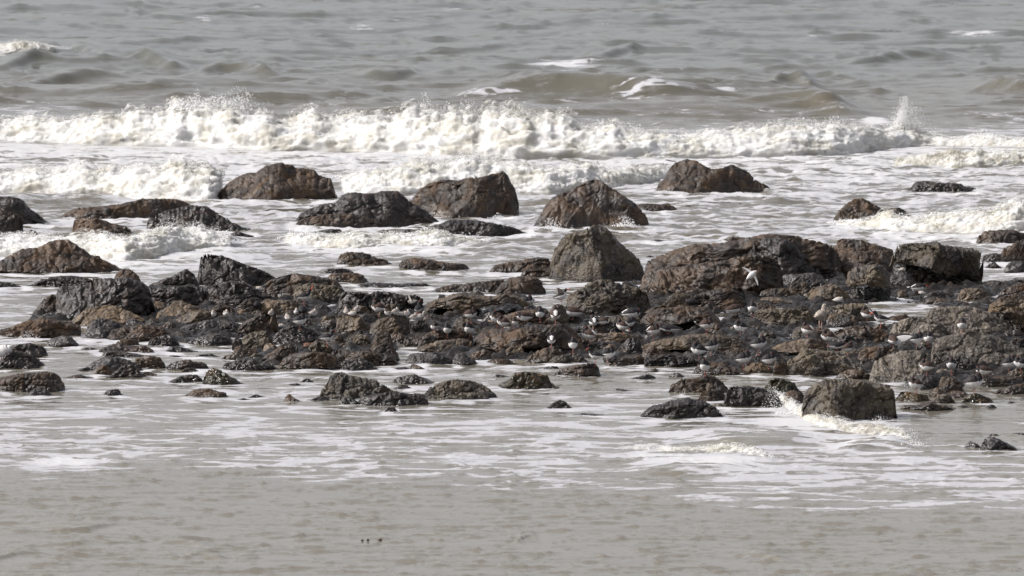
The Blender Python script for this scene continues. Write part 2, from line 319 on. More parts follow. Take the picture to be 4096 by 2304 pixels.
# rocks: material | y of the foot line | outline of the top in photo pixels, left to right | label | options; 'bed' rows are added dark fillers standing in for shade under overhangs
ROCKS = """
D|905|-60,790 0,787 40,786 68,789 95,803 115,827 151,854 179,878 211,900|dark hump-backed boulder at the left edge, in the surf left of the long low ledge
B|935|-60,852 0,838 50,850 80,860 104,885 90,915|smooth brown boulder at the left edge in front of the dark humped one
D|938|100,935 122,917 140,922 152,934|small wet rock awash beside the smooth brown boulder at the left edge
B|882|223,875 278,842 318,830 397,826 477,815 537,803 568,793 596,795 652,794 715,797 743,807 767,822 790,860|long low brown ledge rising out of the surf towards the right|r=.3
D|930|590,880 640,850 690,836 740,826 767,820 827,825 851,838 886,862 926,886 974,910 1018,918|dark rounded ledge joined to the right end of the long low brown one|r=.3
B|945|290,935 292,880 338,870 397,874 453,894 505,904 533,926 572,942|smooth wedge-shaped brown rock behind the rolling foam at left
D|945|920,935 950,925 985,935 1010,942|thin dark rock washed by foam at the tip of the rounded ledge
B|806|853,803 867,779 902,739 954,703 986,693 1024,689 1064,664 1119,649 1175,662 1183,673 1231,673 1262,681 1274,699 1326,715 1338,747 1344,775 1358,795|big brown mound of a boulder, left of the black jagged one
D|905|1143,903 1183,878 1199,854 1247,831 1286,819 1342,807 1370,779 1402,769 1445,771 1493,773 1533,763 1596,765 1620,787 1644,807 1700,839 1759,886|black jagged boulder with a knobbly crest, left of the tilted brown block|r=.55
B|910|1175,900 1203,876 1302,856 1421,856 1501,878 1560,904|low brown slab sloping into the water at the foot of the black jagged boulder|d=.5
B|868|1640,800 1680,755 1716,733 1755,721 1799,717 1831,723 1879,709 1930,707 1978,693 2018,684 2034,703 2048,731 2064,759 2076,811 2068,846|tilted brown block with its sharp highest corner at the right, in the surf
D|946|1676,925 1700,906 1759,894 1799,878 1899,880 1978,894 2048,906 2096,926 2131,944|long dark knobbly rock lying in front of the tilted brown block
D|932|1255,926 1318,915 1362,916 1372,929|little black rock awash below the black jagged boulder
D|938|1511,932 1529,918 1565,924 1600,926 1636,914 1660,934|low black two-bumped rock awash left of the long knobbly one
R|922|2128,915 2155,866 2171,835 2199,799 2239,771 2287,759 2342,727 2374,717 2402,719 2426,739 2461,759 2497,783 2537,807 2565,839 2589,866 2597,895|large reddish triangular boulder with splashing water at its foot|r=.8
B|842|2549,815 2605,813 2636,817 2672,813 2700,827 2712,838|small flat brown rock just right of the large triangular boulder
B|775|2630,735 2656,715 2672,680 2700,648 2748,636 2783,642 2815,660 2839,676 2887,672 2930,656 2958,672 2994,687 3022,719 3072,743 3090,763|twin-humped brown boulder, farthest out of the large ones
D|768|3623,760 3644,747 3660,727 3708,724 3748,729 3795,731 3847,735 3857,745 3927,756|thin flat black rock in the foam at far right
B|892|3326,890 3350,846 3382,817 3414,795 3450,791 3474,803 3501,819 3529,835 3545,870|isolated brown dome-shaped boulder in the surf at right
B|870|3525,845 3561,832 3593,829 3617,839 3652,866|small peaked rock at the right shoulder of the isolated dome boulder
R|982|3901,972 3911,946 3939,922 3986,920 4042,917 4078,926 4120,940|long reddish rock at the right edge, highest up on that side
B|1098|-60,1080 0,1041 48,1017 91,994 147,992 167,982 199,966 239,956 274,958 302,974 338,998 370,1023 394,1021 409,1037 437,1049 469,1065 493,1078|broad dark pyramid-shaped boulder at the left, in front of the foaming wave|r=.45
B|1132|453,1115 469,1085 501,1073 533,1083 557,1105 565,1125|small rounded brown rock at the right foot of the broad pyramid boulder
D|1148|107,1146 159,1121 199,1109 246,1102 302,1103 358,1113 390,1135|low dark rock lying in water between the pyramid boulder and the shell-topped ledge
D|1152|-60,1125 0,1125 32,1129 68,1137 103,1149|flat black rock at the left edge, barely above the white water
D|1098|1279,1093 1309,1074 1336,1073 1369,1072 1396,1077 1418,1090|low dark rock behind the brown lump at the top of the reef
B|1134|1300,1115 1322,1096 1363,1091 1431,1092 1456,1102 1472,1121|brown lump at the upper edge of the reef, right of the smooth brown dome
D|1152|1423,1145 1450,1134 1494,1129 1554,1132 1602,1134 1646,1132 1706,1134 1738,1149|long thin black strip of rock awash behind the mussel ledge
R|1066|1348,1050 1353,1025 1368,1012 1390,1007 1453,1009 1489,1021 1505,1031 1541,1037 1580,1061|reddish brown rock with a rounded left end standing alone in the channel
B|1086|1592,1060 1612,1038 1660,1031 1720,1037 1779,1049 1859,1055 1879,1073|long flat brown rock right of the rounded reddish one in the channel
B|1098|1956,1085 1978,1061 2018,1049 2048,1045 2088,1041 2155,1027 2195,1035 2215,1060|low brown rock leaning against the left of the tall split boulder
B|1112|2080,1100 2110,1060 2160,1045 2210,1050 2240,1090|rough brown rock pressed against the left foot of the tall split boulder
X|1132|2195,1090 2207,1029 2215,998 2231,978 2247,950 2271,934 2306,926 2342,918 2366,902 2398,898 2422,906 2446,930 2473,962 2509,994 2529,1009 2557,1037 2577,1073 2579,1101|tall split boulder with a pale cracked left face and a smooth black right face|r=.56,w=.95,q=1,d=1.25
B|968|2881,964 2922,944 2983,950 3010,965|dark knob of rock just showing behind the top of the great sloping slab
R|1120|2577,1095 2581,1049 2636,1021 2700,998 2764,978 2803,974 2875,972 2950,960 3003,946 3048,938 3072,934 3120,938 3191,942 3219,954 3295,970 3330,982 3362,1010|great reddish slab sloping up to the right, largest rock of the reef|r=.2,s=1
R|1192|2561,1130 2573,1097 2605,1081 2684,1073 2764,1057 2843,1049 2923,1037 2982,1025 3034,1017 3072,1021 3110,1040 3130,1080|layered brown slab with dark clefts, lying below the great reddish slab|r=.3,s=1
D|1126|2955,1010 2985,975 3030,955 3072,952 3104,950 3140,952 3167,970 3191,990 3207,1013 3240,1040 3280,1080|blackish rounded boulder on the right end of the great sloping slab|r=.4
B|1070|3330,995 3342,982 3350,958 3374,954 3450,960 3489,974 3533,986 3573,998 3580,1045|dark hump-backed boulder behind and left of the undercut square block
B|1110|3259,1080 3279,1049 3310,1021 3326,1000 3374,996 3430,1006 3509,1000 3569,1003 3590,1055|pitted brown boulder between the blackish one and the undercut square block|r=.3
X|1150|3561,1050 3569,1017 3593,978 3636,972 3692,970 3748,964 3772,980 3827,986 3887,992 3919,1005 3943,1021 3939,1077 3927,1120|big square block with a tan lit left face, overhanging a black hollow|r=.42,w=.9,q=1,b=3561:1068;3620:1075;3700:1092;3770:1115;3830:1132;3935:1140
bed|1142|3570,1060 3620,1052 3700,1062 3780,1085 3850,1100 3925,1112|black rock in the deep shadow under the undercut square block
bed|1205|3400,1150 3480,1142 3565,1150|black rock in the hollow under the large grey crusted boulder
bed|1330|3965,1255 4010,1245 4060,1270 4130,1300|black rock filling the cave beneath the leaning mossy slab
D|1052|3925,1040 3935,1020 3970,1012 4030,1015 4050,1045|dark rock tucked behind the right corner of the undercut block
D|1074|3939,1070 3959,1052 3978,1047 4006,1069|small dark cobble by the pool right of the undercut block
G|1094|4014,1085 4022,1062 4040,1048 4066,1043 4110,1042|smooth grey stone at the right edge, above the pool
B|1052|4002,1015 4014,990 4046,978 4070,962 4120,950|brown rock at the right edge behind the smooth grey stone
C|1212|3382,1135 3390,1089 3410,1073 3450,1061 3509,1057 3541,1065 3560,1100 3568,1150|large grey crusted boulder with a black hollow beneath, left of the undercut block|b=3382:1140;3480:1148;3570:1158
G|1150|3553,1125 3562,1100 3601,1089 3648,1097 3662,1130|smooth grey rock below the left corner of the undercut block
G|1162|3080,1151 3095,1132 3117,1113 3136,1099 3169,1095 3190,1096 3234,1091 3256,1091 3275,1104 3305,1130|smooth grey-brown hump of rock in the middle of the right-hand reef
T|1112|3131,1090 3140,1058 3180,1042 3196,1090|tan patch of rock in a gap between dark boulders, right of the flying bird
D|1152|2990,1100 3005,1070 3040,1040 3072,1030 3104,1045 3132,1069 3130,1110|black rounded rock behind the flying white bird
B|1198|3033,1186 3041,1167 3068,1155 3095,1153 3131,1151 3152,1153 3163,1132 3190,1126 3231,1129 3250,1150 3262,1180|lumpy brown rock left of the tan rounded boulder
T|1212|3220,1185 3250,1150 3299,1140 3326,1134 3345,1137 3370,1155 3390,1168 3412,1200|tan rounded boulder above the ledge where the young gull stands
T|1225|3016,1218 3049,1189 3082,1187 3114,1189 3152,1200 3190,1203 3218,1208 3265,1214|thin tan ledge overhanging the shell-covered face, left of the young gull|b=3016:1222;3265:1224,d=1.2
C|1308|3008,1285 3016,1250 3035,1238 3082,1232 3136,1234 3218,1233 3253,1240 3258,1290|shell-covered rock face under the thin tan ledge
T|1307|3307,1275 3321,1257 3367,1254 3408,1257 3430,1268 3440,1295|smooth tan flat-faced stone just right of the young gull's legs
C|1290|3299,1240 3313,1224 3354,1219 3402,1213 3449,1213 3479,1229 3498,1251 3512,1272|crusted brown boulder at the left end of the still pool
T|1208|3828,1190 3842,1159 3872,1151 3926,1153 3956,1172 3976,1200|tan rounded rock in front of the black hollow of the undercut block
G|1202|3616,1202 3641,1186 3695,1178 3750,1161 3771,1164 3790,1175 3832,1182|low grey rocks sloping up to the right along the far side of the pool
R|1224|3692,1215 3703,1191 3736,1186 3777,1194 3831,1202 3886,1214|low reddish rock at the right end of the still pool
T|1190|3584,1186 3590,1164 3626,1160 3636,1184|little tan cube-shaped stone in the black hollow beside a bird
D|1152|3896,1142 3926,1129 3967,1121 4022,1126 4062,1114 4120,1120|low black rock at the right edge, beyond the tan rounded one
B|1186|3985,1178 4022,1153 4062,1134 4120,1130|brown rock at the right edge above the leaning mossy slab
T|1340|3951,1240 3956,1219 3981,1202 4008,1186 4049,1178 4130,1180|leaning mossy slab at the right edge with a black cave beneath it|b=3951:1250;4000:1254;4060:1290;4130:1335
P|1352|3690,1275 3706,1251 3728,1232 3750,1225 3790,1227 3831,1225 3872,1222 3913,1233 3954,1249 3981,1265 4022,1284 4049,1303 4060,1340|broad boulder of pebbly conglomerate below the leaning mossy slab|r=.4
P|1354|3554,1335 3573,1295 3597,1281 3641,1268 3690,1266 3760,1285 3800,1340|pebbly grey rock right of the still pool, sloping down to the flapping bird
B|1283|3537,1280 3559,1265 3605,1259 3622,1255 3645,1272|small dark brown rock at the front edge of the still pool
P|1478|3722,1425 3731,1364 3754,1350 3801,1338 3848,1334 3881,1325 3918,1329 3965,1339 3996,1353 4036,1369 4071,1385 4120,1405|huge rounded boulder studded with pebbles near the right edge|r=.4
P|1532|3478,1500 3496,1446 3534,1425 3578,1407 3637,1400 3691,1400 3714,1411 3724,1435 3738,1490|striped slab of layered stone leaning left of the huge pebble-studded boulder|s=1
B|1462|3424,1440 3438,1403 3457,1391 3484,1390 3503,1384 3530,1382 3579,1384 3610,1420|brown angular rock behind the striped slab, split by a dark cleft
C|1508|3135,1480 3150,1441 3190,1422 3204,1401 3226,1394 3272,1396 3299,1401 3354,1407 3381,1422 3416,1441 3449,1460 3480,1490|dark crusted whaleback boulder where three birds rest, beside the shallows
T|1432|3085,1390 3136,1368 3169,1365 3212,1354 3245,1352 3294,1358 3320,1390|tan rock with a black undercut, above and left of the crusted whaleback|b=3085:1405;3200:1412;3320:1425
C|1362|3155,1352 3177,1327 3196,1316 3226,1314 3272,1308 3313,1311 3345,1340|rough grey ledge at the feet of the young gull
B|1388|3320,1350 3340,1325 3375,1311 3408,1303 3476,1303 3503,1316 3544,1327 3575,1355|broad brown rock in front of the flat-faced tan stone
T|1272|2555,1262 2569,1258 2590,1240 2618,1224 2650,1219 2672,1194 2705,1164 2740,1178 2775,1183 2790,1230|pointed tan rock right of the mussel-covered boulder
B|1248|2745,1215 2781,1178 2822,1167 2876,1153 2917,1151 2957,1147 2974,1159 2982,1181 2992,1213 2990,1235|brown boulder with a black right side below the layered slab|r=.75
B|1330|2547,1312 2563,1276 2590,1251 2631,1235 2699,1227 2767,1225 2822,1227 2846,1240 2860,1257 2879,1273 2892,1303|wide brown boulder, black underneath, behind the bird lying on the ledge|b=2547:1318;2640:1300;2760:1290;2895:1310,r=.5
D|1330|2752,1325 2765,1306 2785,1302 2800,1325|small round dark stone under the overhang of the wide brown boulder
T|1425|2531,1408 2552,1387 2590,1374 2623,1363 2653,1355 2707,1346 2754,1338 2835,1333 2876,1336 2917,1344 2944,1346 2971,1363 2993,1387 3006,1415|long tan boulder with a dark right end, in the lower middle of the reef|r=.75,b=2531:1412;2620:1408;2700:1400;2780:1412;3006:1425
D|1476|2572,1455 2577,1431 2596,1420 2645,1418 2699,1416 2740,1426 2781,1436 2792,1458|black flat-topped ledge at the water's edge under the long tan boulder
B|1504|2775,1480 2789,1460 2835,1444 2890,1444 2917,1463 2971,1474 3025,1490 3094,1500|low brown shelf at the water's edge, right of the black flat-topped ledge
T|1497|2977,1467 2998,1447 3039,1450 3069,1463 3104,1478|pale tan rock on the brown shelf under two standing birds
B|1502|3090,1485 3101,1430 3122,1428 3147,1439 3154,1485|rusty block of rock at the left foot of the crusted whaleback
R|1467|2416,1463 2433,1444 2468,1428 2509,1428 2552,1420 2578,1430|low pinkish-brown rock at the waterline left of the black ledge
T|1388|2325,1362 2357,1336 2398,1333 2452,1331 2500,1331 2550,1345 2565,1370|long flat tan shelf crossing the reef left of the long tan boulder
D|1428|2463,1405 2490,1376 2509,1355 2541,1346 2563,1363 2572,1400|black rounded rock at the left end of the long tan boulder
B|1425|1893,1395 1892,1363 1909,1341 1936,1325 1990,1314 2012,1315 2094,1309 2113,1301 2181,1298 2262,1298 2290,1311 2309,1333 2325,1352 2336,1376 2340,1400|widest smooth brown boulder in the centre of the reef, overhanging black hollows|r=.3,b=1893:1398;2000:1402;2120:1400;2340:1408
B|1420|1990,1420 2020,1405 2050,1392 2110,1385 2175,1382 2200,1400|brown ledge tucked under the widest smooth boulder
B|1452|2100,1440 2121,1420 2148,1403 2181,1392 2208,1381 2235,1384 2262,1415|angular two-faced brown rock at the water's edge under the widest boulder|r=.45
C|1457|2189,1445 2208,1422 2246,1422 2268,1414 2298,1411 2325,1420 2341,1431 2354,1448|crusted low rock at the water's edge under a one-legged bird
B|1508|2213,1503 2224,1488 2249,1477 2268,1469 2290,1463 2317,1458 2358,1451 2385,1455 2398,1474 2402,1500|wet brown boulder alone in the shallows, just in front of the pair of birds
D|1479|2173,1476 2189,1466 2212,1464 2232,1466 2240,1477|small wet rock left of the lone brown boulder in the shallows
B|1458|1936,1452 1958,1439 1990,1435 2039,1439 2062,1454|low knobbly brown rock at the waterline below the widest boulder
B|1441|1880,1436 1886,1414 1922,1401 1939,1394 1958,1409 1974,1435|small peaked brown rock left of the widest boulder
G|1461|1811,1435 1825,1415 1841,1408 1855,1410 1868,1422 1901,1438 1912,1456|pale grey pointed rock at the waterline in the centre
G|1461|1620,1446 1632,1420 1649,1413 1690,1411 1744,1408 1771,1420 1812,1436 1826,1450|grey flat-topped rock with a dark front left of the pale pointed one
T|1412|1635,1412 1673,1390 1717,1373 1744,1363 1798,1357 1853,1353 1891,1366 1896,1400|long tan sloping slab by the small gap of water in the reef
B|1388|1613,1382 1613,1354 1635,1345 1662,1349 1703,1363 1718,1382|smooth grey-brown stone above the gap of water, left of the tan slab
T|1272|1698,1240 1700,1219 1730,1202 1785,1186 1812,1175 1853,1169 1900,1175 1965,1187 2018,1174 2058,1181 2091,1192 2112,1210|long tan boulder with a black underside at the back of the reef|r=.4,b=1698:1248;1870:1240;1960:1225;2112:1206
D|1250|2095,1235 2108,1215 2130,1212 2137,1240|small dark rock below the bird perched at the end of the long tan boulder
R|1182|1900,1180 1960,1172 1988,1157 2001,1137 2037,1110 2072,1106 2140,1105 2164,1121 2183,1159 2188,1174|dark reddish wedge of rock behind the long tan boulder
B|1174|1716,1168 1771,1145 1815,1137 1866,1134 1917,1126 1963,1122 2012,1118 2035,1135|low wet reef rock with runnels of foam, left of the dark reddish wedge
C|1262|2262,1215 2272,1181 2303,1160 2330,1148 2358,1129 2398,1118 2441,1119 2463,1130 2509,1140 2544,1149 2563,1157 2588,1172 2601,1208 2608,1240|big domed boulder smothered in mussels and barnacles|r=.45,k=1
T|1302|2188,1275 2197,1245 2212,1222 2235,1214 2256,1220 2275,1250|tan rock at the left flank of the mussel-covered boulder, under the flapping bird
C|1326|2415,1300 2430,1275 2470,1262 2520,1258 2558,1270 2565,1300|rough shelly rock in front of the mussel-covered boulder
B|1306|1985,1292 2010,1262 2050,1250 2090,1240 2140,1240 2180,1255 2205,1285|broken brown rock amid the birds, in front of the long tan boulder
T|1314|1930,1298 1955,1280 2000,1272 2080,1283 2130,1292 2190,1300|flat tan rock where two birds sit, above the widest boulder
B|1330|1795,1315 1815,1295 1850,1284 1920,1284 2000,1290 2010,1310|long low brown rock under a bird with a white back stripe
B|1382|1690,1360 1700,1335 1740,1320 1800,1315 1880,1325 1895,1350|brown rock below two birds, left of centre
D|1412|2338,1412 2350,1380 2400,1365 2470,1375 2480,1405|dark rock behind the pair of birds at the water's edge
B|1345|2330,1338 2345,1300 2390,1290 2430,1295 2450,1325|brown rock between the widest boulder and the mussel-covered one
D|1262|1350,1235 1356,1185 1367,1170 1390,1165 1445,1168 1480,1173 1507,1164 1548,1165 1586,1173 1624,1181 1662,1179 1690,1192 1699,1213 1701,1245|black mussel-clad ledge with small waders below it|k=1
C|1216|1174,1195 1176,1160 1197,1143 1225,1134 1260,1131 1282,1140 1336,1140 1363,1149 1380,1162 1387,1190|shell-crusted rock on the front of the smooth brown dome
B|1202|1040,1160 1050,1138 1076,1122 1117,1106 1152,1098 1185,1093 1215,1097 1253,1103 1300,1111 1347,1120 1362,1137 1378,1160|smooth brown dome at the upper left of the reef|r=.5
B|1262|120,1261 141,1238 163,1210 177,1191 193,1187 209,1175 226,1180 236,1250|smooth brown slanting face at the left tip of the black massive ledge
D|1289|222,1200 226,1156 245,1143 286,1143 313,1130 343,1121 381,1113 424,1113 462,1113 503,1111 533,1117 571,1129 598,1150 622,1230|massive black ledge with a pale shelly top at the left of the reef|r=.12
D|1162|590,1140 635,1123 679,1108 709,1094 731,1080 748,1074 763,1086 780,1098 800,1140|dark small-peaked rock left of the highest black peak
D|1152|770,1130 790,1098 797,1060 803,1021 819,1015 847,1017 890,1021 914,1031 954,1047 1024,1071 1064,1087 1109,1112|highest black peak of the left reef, steep on its left side|r=.35
D|1234|590,1170 596,1148 654,1145 700,1146 752,1143 812,1146 822,1190|black square-cut block below the small-peaked rock
D|1234|812,1190 819,1162 840,1148 858,1139 888,1128 924,1122 954,1124 986,1131 1011,1141 1030,1159 1062,1170 1108,1192|dark rugged block with a rusty top, right of the square-cut one|r=.3
B|1264|945,1225 975,1205 1002,1194 1041,1193 1048,1225|small brown rock below the dark rugged block
T|1264|1020,1245 1036,1213 1066,1197 1111,1200 1179,1200 1200,1212 1202,1245|tan streaked rock in front of the smooth dome, a grey wader on it
B|1346|920,1345 943,1322 962,1298 986,1281 1019,1266 1062,1240 1095,1244 1110,1268 1112,1300|brown ridge of rock slanting up to the right below the tan streaked rock
G|1346|700,1338 712,1318 736,1303 790,1288 845,1275 886,1275 926,1285 955,1293 962,1325|long smooth grey rock like a log in the left reef
T|1302|682,1292 718,1266 750,1251 790,1240 818,1242 840,1246 860,1275|tan rock behind the long smooth grey one
T|1291|615,1283 633,1246 654,1235 682,1219 695,1205 725,1201 752,1214 790,1227 835,1248|pale brown cracked boulder right of the small blocky one
T|1264|512,1240 517,1210 544,1194 579,1191 626,1204 658,1210 684,1230|blocky tan boulder with an orange left edge, under the black massive ledge
T|1310|268,1292 307,1268 326,1249 367,1229 424,1219 462,1223 503,1238 530,1249 571,1271 608,1300|broad tan-topped boulder in front of the black massive ledge|r=.5
G|1356|340,1344 345,1308 367,1281 402,1272 441,1277 476,1290 495,1308 510,1340|grey humped rock with a black cleft in front of the broad tan-topped boulder
B|1353|-40,1334 0,1319 41,1308 73,1295 114,1281 152,1272 190,1276 231,1279 272,1290 326,1301 318,1330|long brown boulder at the left with spray at its foot|b=-40:1345;100:1362;330:1345
D|1275|155,1275 175,1265 205,1260 230,1275|small dark rock behind the long brown boulder at left
G|1389|190,1362 215,1350 250,1342 286,1347 305,1366 326,1387|pale brown rock awash at the right foot of the long brown boulder
B|1370|432,1345 446,1319 503,1306 558,1299 612,1301 653,1307 680,1327 692,1350|layered brown rock with dark bands at the waterline at left|s=1
D|1389|588,1380 600,1358 640,1342 676,1337 697,1349 722,1378|dark cone-shaped rock at the waterline right of the layered banded one
B|1385|455,1380 484,1355 517,1354 549,1359 562,1380|pale rounded rock just in front of the layered banded one
R|1416|372,1414 408,1393 449,1376 484,1367 514,1382 560,1384 582,1381 634,1412|reddish low rock in the shallows below the layered banded one
D|1434|403,1430 413,1404 462,1400 503,1408 550,1414 602,1428|dark flat rock in front of the reddish low one
G|1488|338,1470 367,1450 402,1432 435,1426 476,1429 517,1439 544,1452 580,1485|grey craggy rock, largest of the cluster left of the boulder with the brown side
B|1499|373,1496 386,1472 413,1458 440,1470 460,1488|small brown rock at the left foot of the grey craggy one
D|1513|428,1510 462,1485 484,1466 511,1453 538,1461 560,1483 582,1500|dark wedge rock in front of the grey craggy one
R|1477|533,1460 540,1433 571,1424 598,1421 639,1430 658,1452 668,1472|brown rounded rock right of the grey craggy one
B|1506|558,1504 571,1490 598,1487 640,1502|little brown rock at the right tip of the dark wedge
D|1485|305,1483 326,1471 351,1468 380,1480|little flat dark rock left of the grey craggy cluster
B|1515|250,1513 294,1501 324,1497 343,1504 373,1512|thin weedy rock awash below the little flat dark one
D|1398|325,1395 350,1390 375,1391 388,1397|sliver of black rock awash in the left pool
D|1432|8,1408 41,1384 82,1375 117,1371 141,1377 169,1382 188,1401 194,1424|rearmost of the two dark whalebacks at the left edge
D|1478|-40,1466 0,1440 24,1414 49,1401 82,1404 114,1415 150,1431 174,1452 198,1473|foremost of the two dark whalebacks at the left edge
B|1571|-40,1526 0,1512 27,1505 68,1495 109,1491 152,1488 177,1484 212,1488 239,1505 258,1532 264,1562|large dark rounded boulder at the left edge in the shallows|r=.3
G|1585|107,1580 136,1553 163,1547 188,1556 214,1583|pinkish-grey rock leaning on the front of the large left-edge boulder
D|1583|414,1578 421,1565 449,1557 473,1556 492,1579|small black rock standing alone in foamy water at lower left
D|1410|660,1405 682,1384 722,1386 752,1394 790,1405|low dark rock in the left pool, nearest the cone-shaped one
D|1431|772,1429 801,1417 845,1413 882,1429|thin dark lens of rock in the middle of the left pool
D|1432|666,1430 682,1421 709,1421 743,1430|sliver of rock awash left of the thin dark lens
D|1481|652,1480 679,1455 709,1443 739,1440 760,1436 774,1446 801,1447 818,1451 839,1470|knobbly black rock in the shallows at left
D|1488|722,1486 745,1470 775,1472 795,1484|small dark rock touching the front of the knobbly black one
D|1532|662,1530 698,1515 722,1504 752,1498 790,1498 812,1518|low olive-dark rock left of the mossy wedge
S|1542|807,1536 815,1507 823,1488 853,1470 886,1481 913,1498 943,1517 983,1540|mossy brown wedge-shaped rock with its peak at the left, in the shallows
B|1593|723,1590 769,1563 790,1554 831,1552 867,1563 905,1571 914,1590|rusty low rock with foam around it, below the mossy wedge
D|1591|994,1588 1024,1576 1062,1589|flat dark rock awash right of the rusty low one
D|1600|943,1598 975,1592 1004,1598|thin dark sliver awash beside the rusty low rock
B|1608|1136,1604 1141,1583 1158,1574 1179,1593 1211,1607|small brown fin-shaped rock, left of the big shelly mound in the shallows
D|1530|1199,1528 1217,1515 1235,1514 1252,1525|small dark bump in the water above the flat sliver
D|1544|1136,1543 1166,1534 1190,1533 1217,1542|flat black sliver of rock in open shallows
D|1484|884,1480 896,1455 915,1447 937,1443 954,1435 981,1432 1016,1435 1049,1451 1090,1457 1116,1476|long black rock with a knob on top at the front of the left reef
R|1443|881,1441 899,1422 932,1416 964,1424|small reddish rock behind the left end of the long black one
B|1437|927,1415 937,1392 962,1378 981,1389 1024,1396 1044,1428|shelly brown rock at the water's edge, left part of the reef front
G|1383|739,1374 790,1346 830,1336 872,1331 894,1343 926,1351 936,1375|smooth grey-brown flat rock along the back of the left pool
D|1405|925,1400 928,1360 945,1345 970,1360 975,1395|black notch of rock at the right end of the left pool
B|1482|1115,1462 1130,1436 1158,1420 1185,1411 1239,1407 1300,1409 1341,1420 1363,1450 1372,1474|wide arched brown rock at the front of the reef|b=1115:1476;1372:1482
R|1456|1035,1444 1062,1420 1098,1401 1117,1382 1136,1374 1198,1377 1214,1405 1190,1440|reddish brown slab slanting up to the right, above the wide arched rock
O|1406|1204,1400 1210,1372 1217,1370 1256,1371 1260,1394|square orange-tan block of stone near the standing bird at left|w=.6
C|1400|960,1378 970,1349 1008,1329 1049,1321 1073,1322 1087,1340 1092,1372|tan barnacled rock left of the big black sloping boulder
D|1386|1088,1362 1103,1332 1130,1315 1158,1303 1198,1301 1247,1314 1272,1331 1285,1354 1303,1374|big black sloping boulder in the left middle of the reef
T|1312|1279,1290 1282,1268 1309,1261 1341,1264 1350,1290|small tan squared stone left of the trio of grey waders
T|1343|1344,1305 1347,1262 1374,1256 1418,1256 1445,1264 1456,1282 1477,1301 1500,1325|tan and grey boulder where a trio of grey waders sits
T|1353|1480,1300 1507,1281 1554,1265 1589,1253 1619,1256 1632,1275 1646,1293 1648,1325|tan angular boulder with a dark right side under a row of waders|r=.7
D|1353|1638,1295 1662,1277 1703,1280 1717,1300 1712,1340|dark squarish boulder right of the tan angular one
B|1419|1484,1370 1505,1337 1540,1326 1562,1335 1573,1362 1580,1405|upright brown boulder beside the small gap of water
T|1373|1565,1362 1578,1344 1602,1366|small tan knob of rock between the upright boulder and the gap
C|1396|1376,1380 1390,1344 1418,1337 1458,1337 1477,1348 1490,1375|rough dark rock left of the upright brown boulder
B|1393|1320,1382 1336,1354 1355,1341 1374,1345 1384,1375|rounded brown rock just right of the standing bird's pink legs
B|1467|1318,1440 1325,1409 1352,1394 1390,1400 1431,1405 1472,1400 1494,1408 1526,1413 1562,1424 1594,1446 1610,1464|wide brown rock with an ochre edge at the front of the reef
D|1483|1358,1478 1369,1455 1390,1440 1431,1430 1458,1438 1486,1449 1507,1468 1515,1480|dark dome at the waterline in front of the wide ochre-edged rock
D|1485|1552,1483 1589,1470 1622,1467 1662,1481|thin black lens of rock awash in front of the reef
R|1481|1640,1472 1646,1452 1670,1460 1705,1478|small reddish rock touching the thin black lens
C|1606|1277,1580 1290,1550 1309,1530 1317,1505 1341,1491 1377,1487 1390,1499 1426,1505 1472,1513 1510,1524 1526,1538 1548,1543 1567,1560 1612,1572|big shelly conglomerate mound in the shallows at centre left|k=1
D|1603|1239,1600 1273,1586 1300,1585 1320,1596|black toe of rock at the left foot of the big shelly mound
D|1619|1358,1616 1374,1591 1390,1585 1418,1597 1440,1612|small dark rock in front of the big shelly mound
D|1629|1418,1618 1445,1588 1486,1579 1526,1571 1567,1565 1608,1570 1641,1574 1695,1576 1711,1592 1716,1616|long black rock along the front of the big shelly mound|r=.6
D|1650|1535,1646 1551,1629 1581,1628 1591,1646|small black stone in front of the long black rock
D|1539|1557,1536 1586,1509 1624,1503 1657,1495 1684,1506 1717,1519 1733,1527 1760,1536|knobbly black rock behind the big shelly mound
G|1557|1576,1553 1605,1539 1625,1539 1648,1553|small smooth grey rock between the knobbly black one and the mound
C|1604|1693,1580 1717,1550 1758,1530 1812,1517 1839,1518 1880,1522 1931,1537 1963,1559 1992,1584|grey crusted mound in the shallows right of the big shelly one
S|1559|1980,1555 2004,1531 2037,1517 2058,1492 2099,1486 2148,1491 2192,1500 2202,1525 2224,1544 2232,1556|dark olive craggy rock in the shallows at centre|r=.4
D|1511|1975,1508 1985,1496 2018,1501 2048,1509|thin dark rock awash left of the olive craggy one
D|1637|2179,1636 2208,1613 2241,1597 2262,1606 2289,1632|small pyramid-shaped dark rock in open water at the centre
D|1568|2445,1567 2466,1553 2500,1558 2534,1566|thin dark rock awash in open water right of centre
D|1663|2293,1662 2330,1652 2380,1655 2437,1661|nearly sunken dark streak of rock right of the small pyramid
D|1519|2520,1516 2563,1502 2590,1496 2623,1506 2627,1516|low black rock in the shallows below the black flat-topped ledge
G|1510|2670,1507 2691,1492 2721,1492 2742,1509|small grey-black rock right of the low black one
B|1489|2594,1487 2620,1471 2641,1487|little brown stone at the edge of the black flat-topped ledge
B|1579|2674,1572 2680,1539 2705,1530 2726,1514 2781,1513 2816,1499 2862,1505 2884,1521 2916,1555|brown boulder in the shallows with a single bird on its crest
B|1607|2787,1598 2808,1567 2841,1557 2890,1559 2903,1582 2907,1606|reddish-brown rock between the single bird's boulder and the black one
T|1629|2833,1624 2876,1612 2911,1624|flat tan stone awash below the reddish-brown rock
D|1634|2895,1600 2906,1560 2930,1544 2998,1545 3052,1551 3090,1566 3109,1582 3135,1615|wet black boulder with spray splashing over its right end
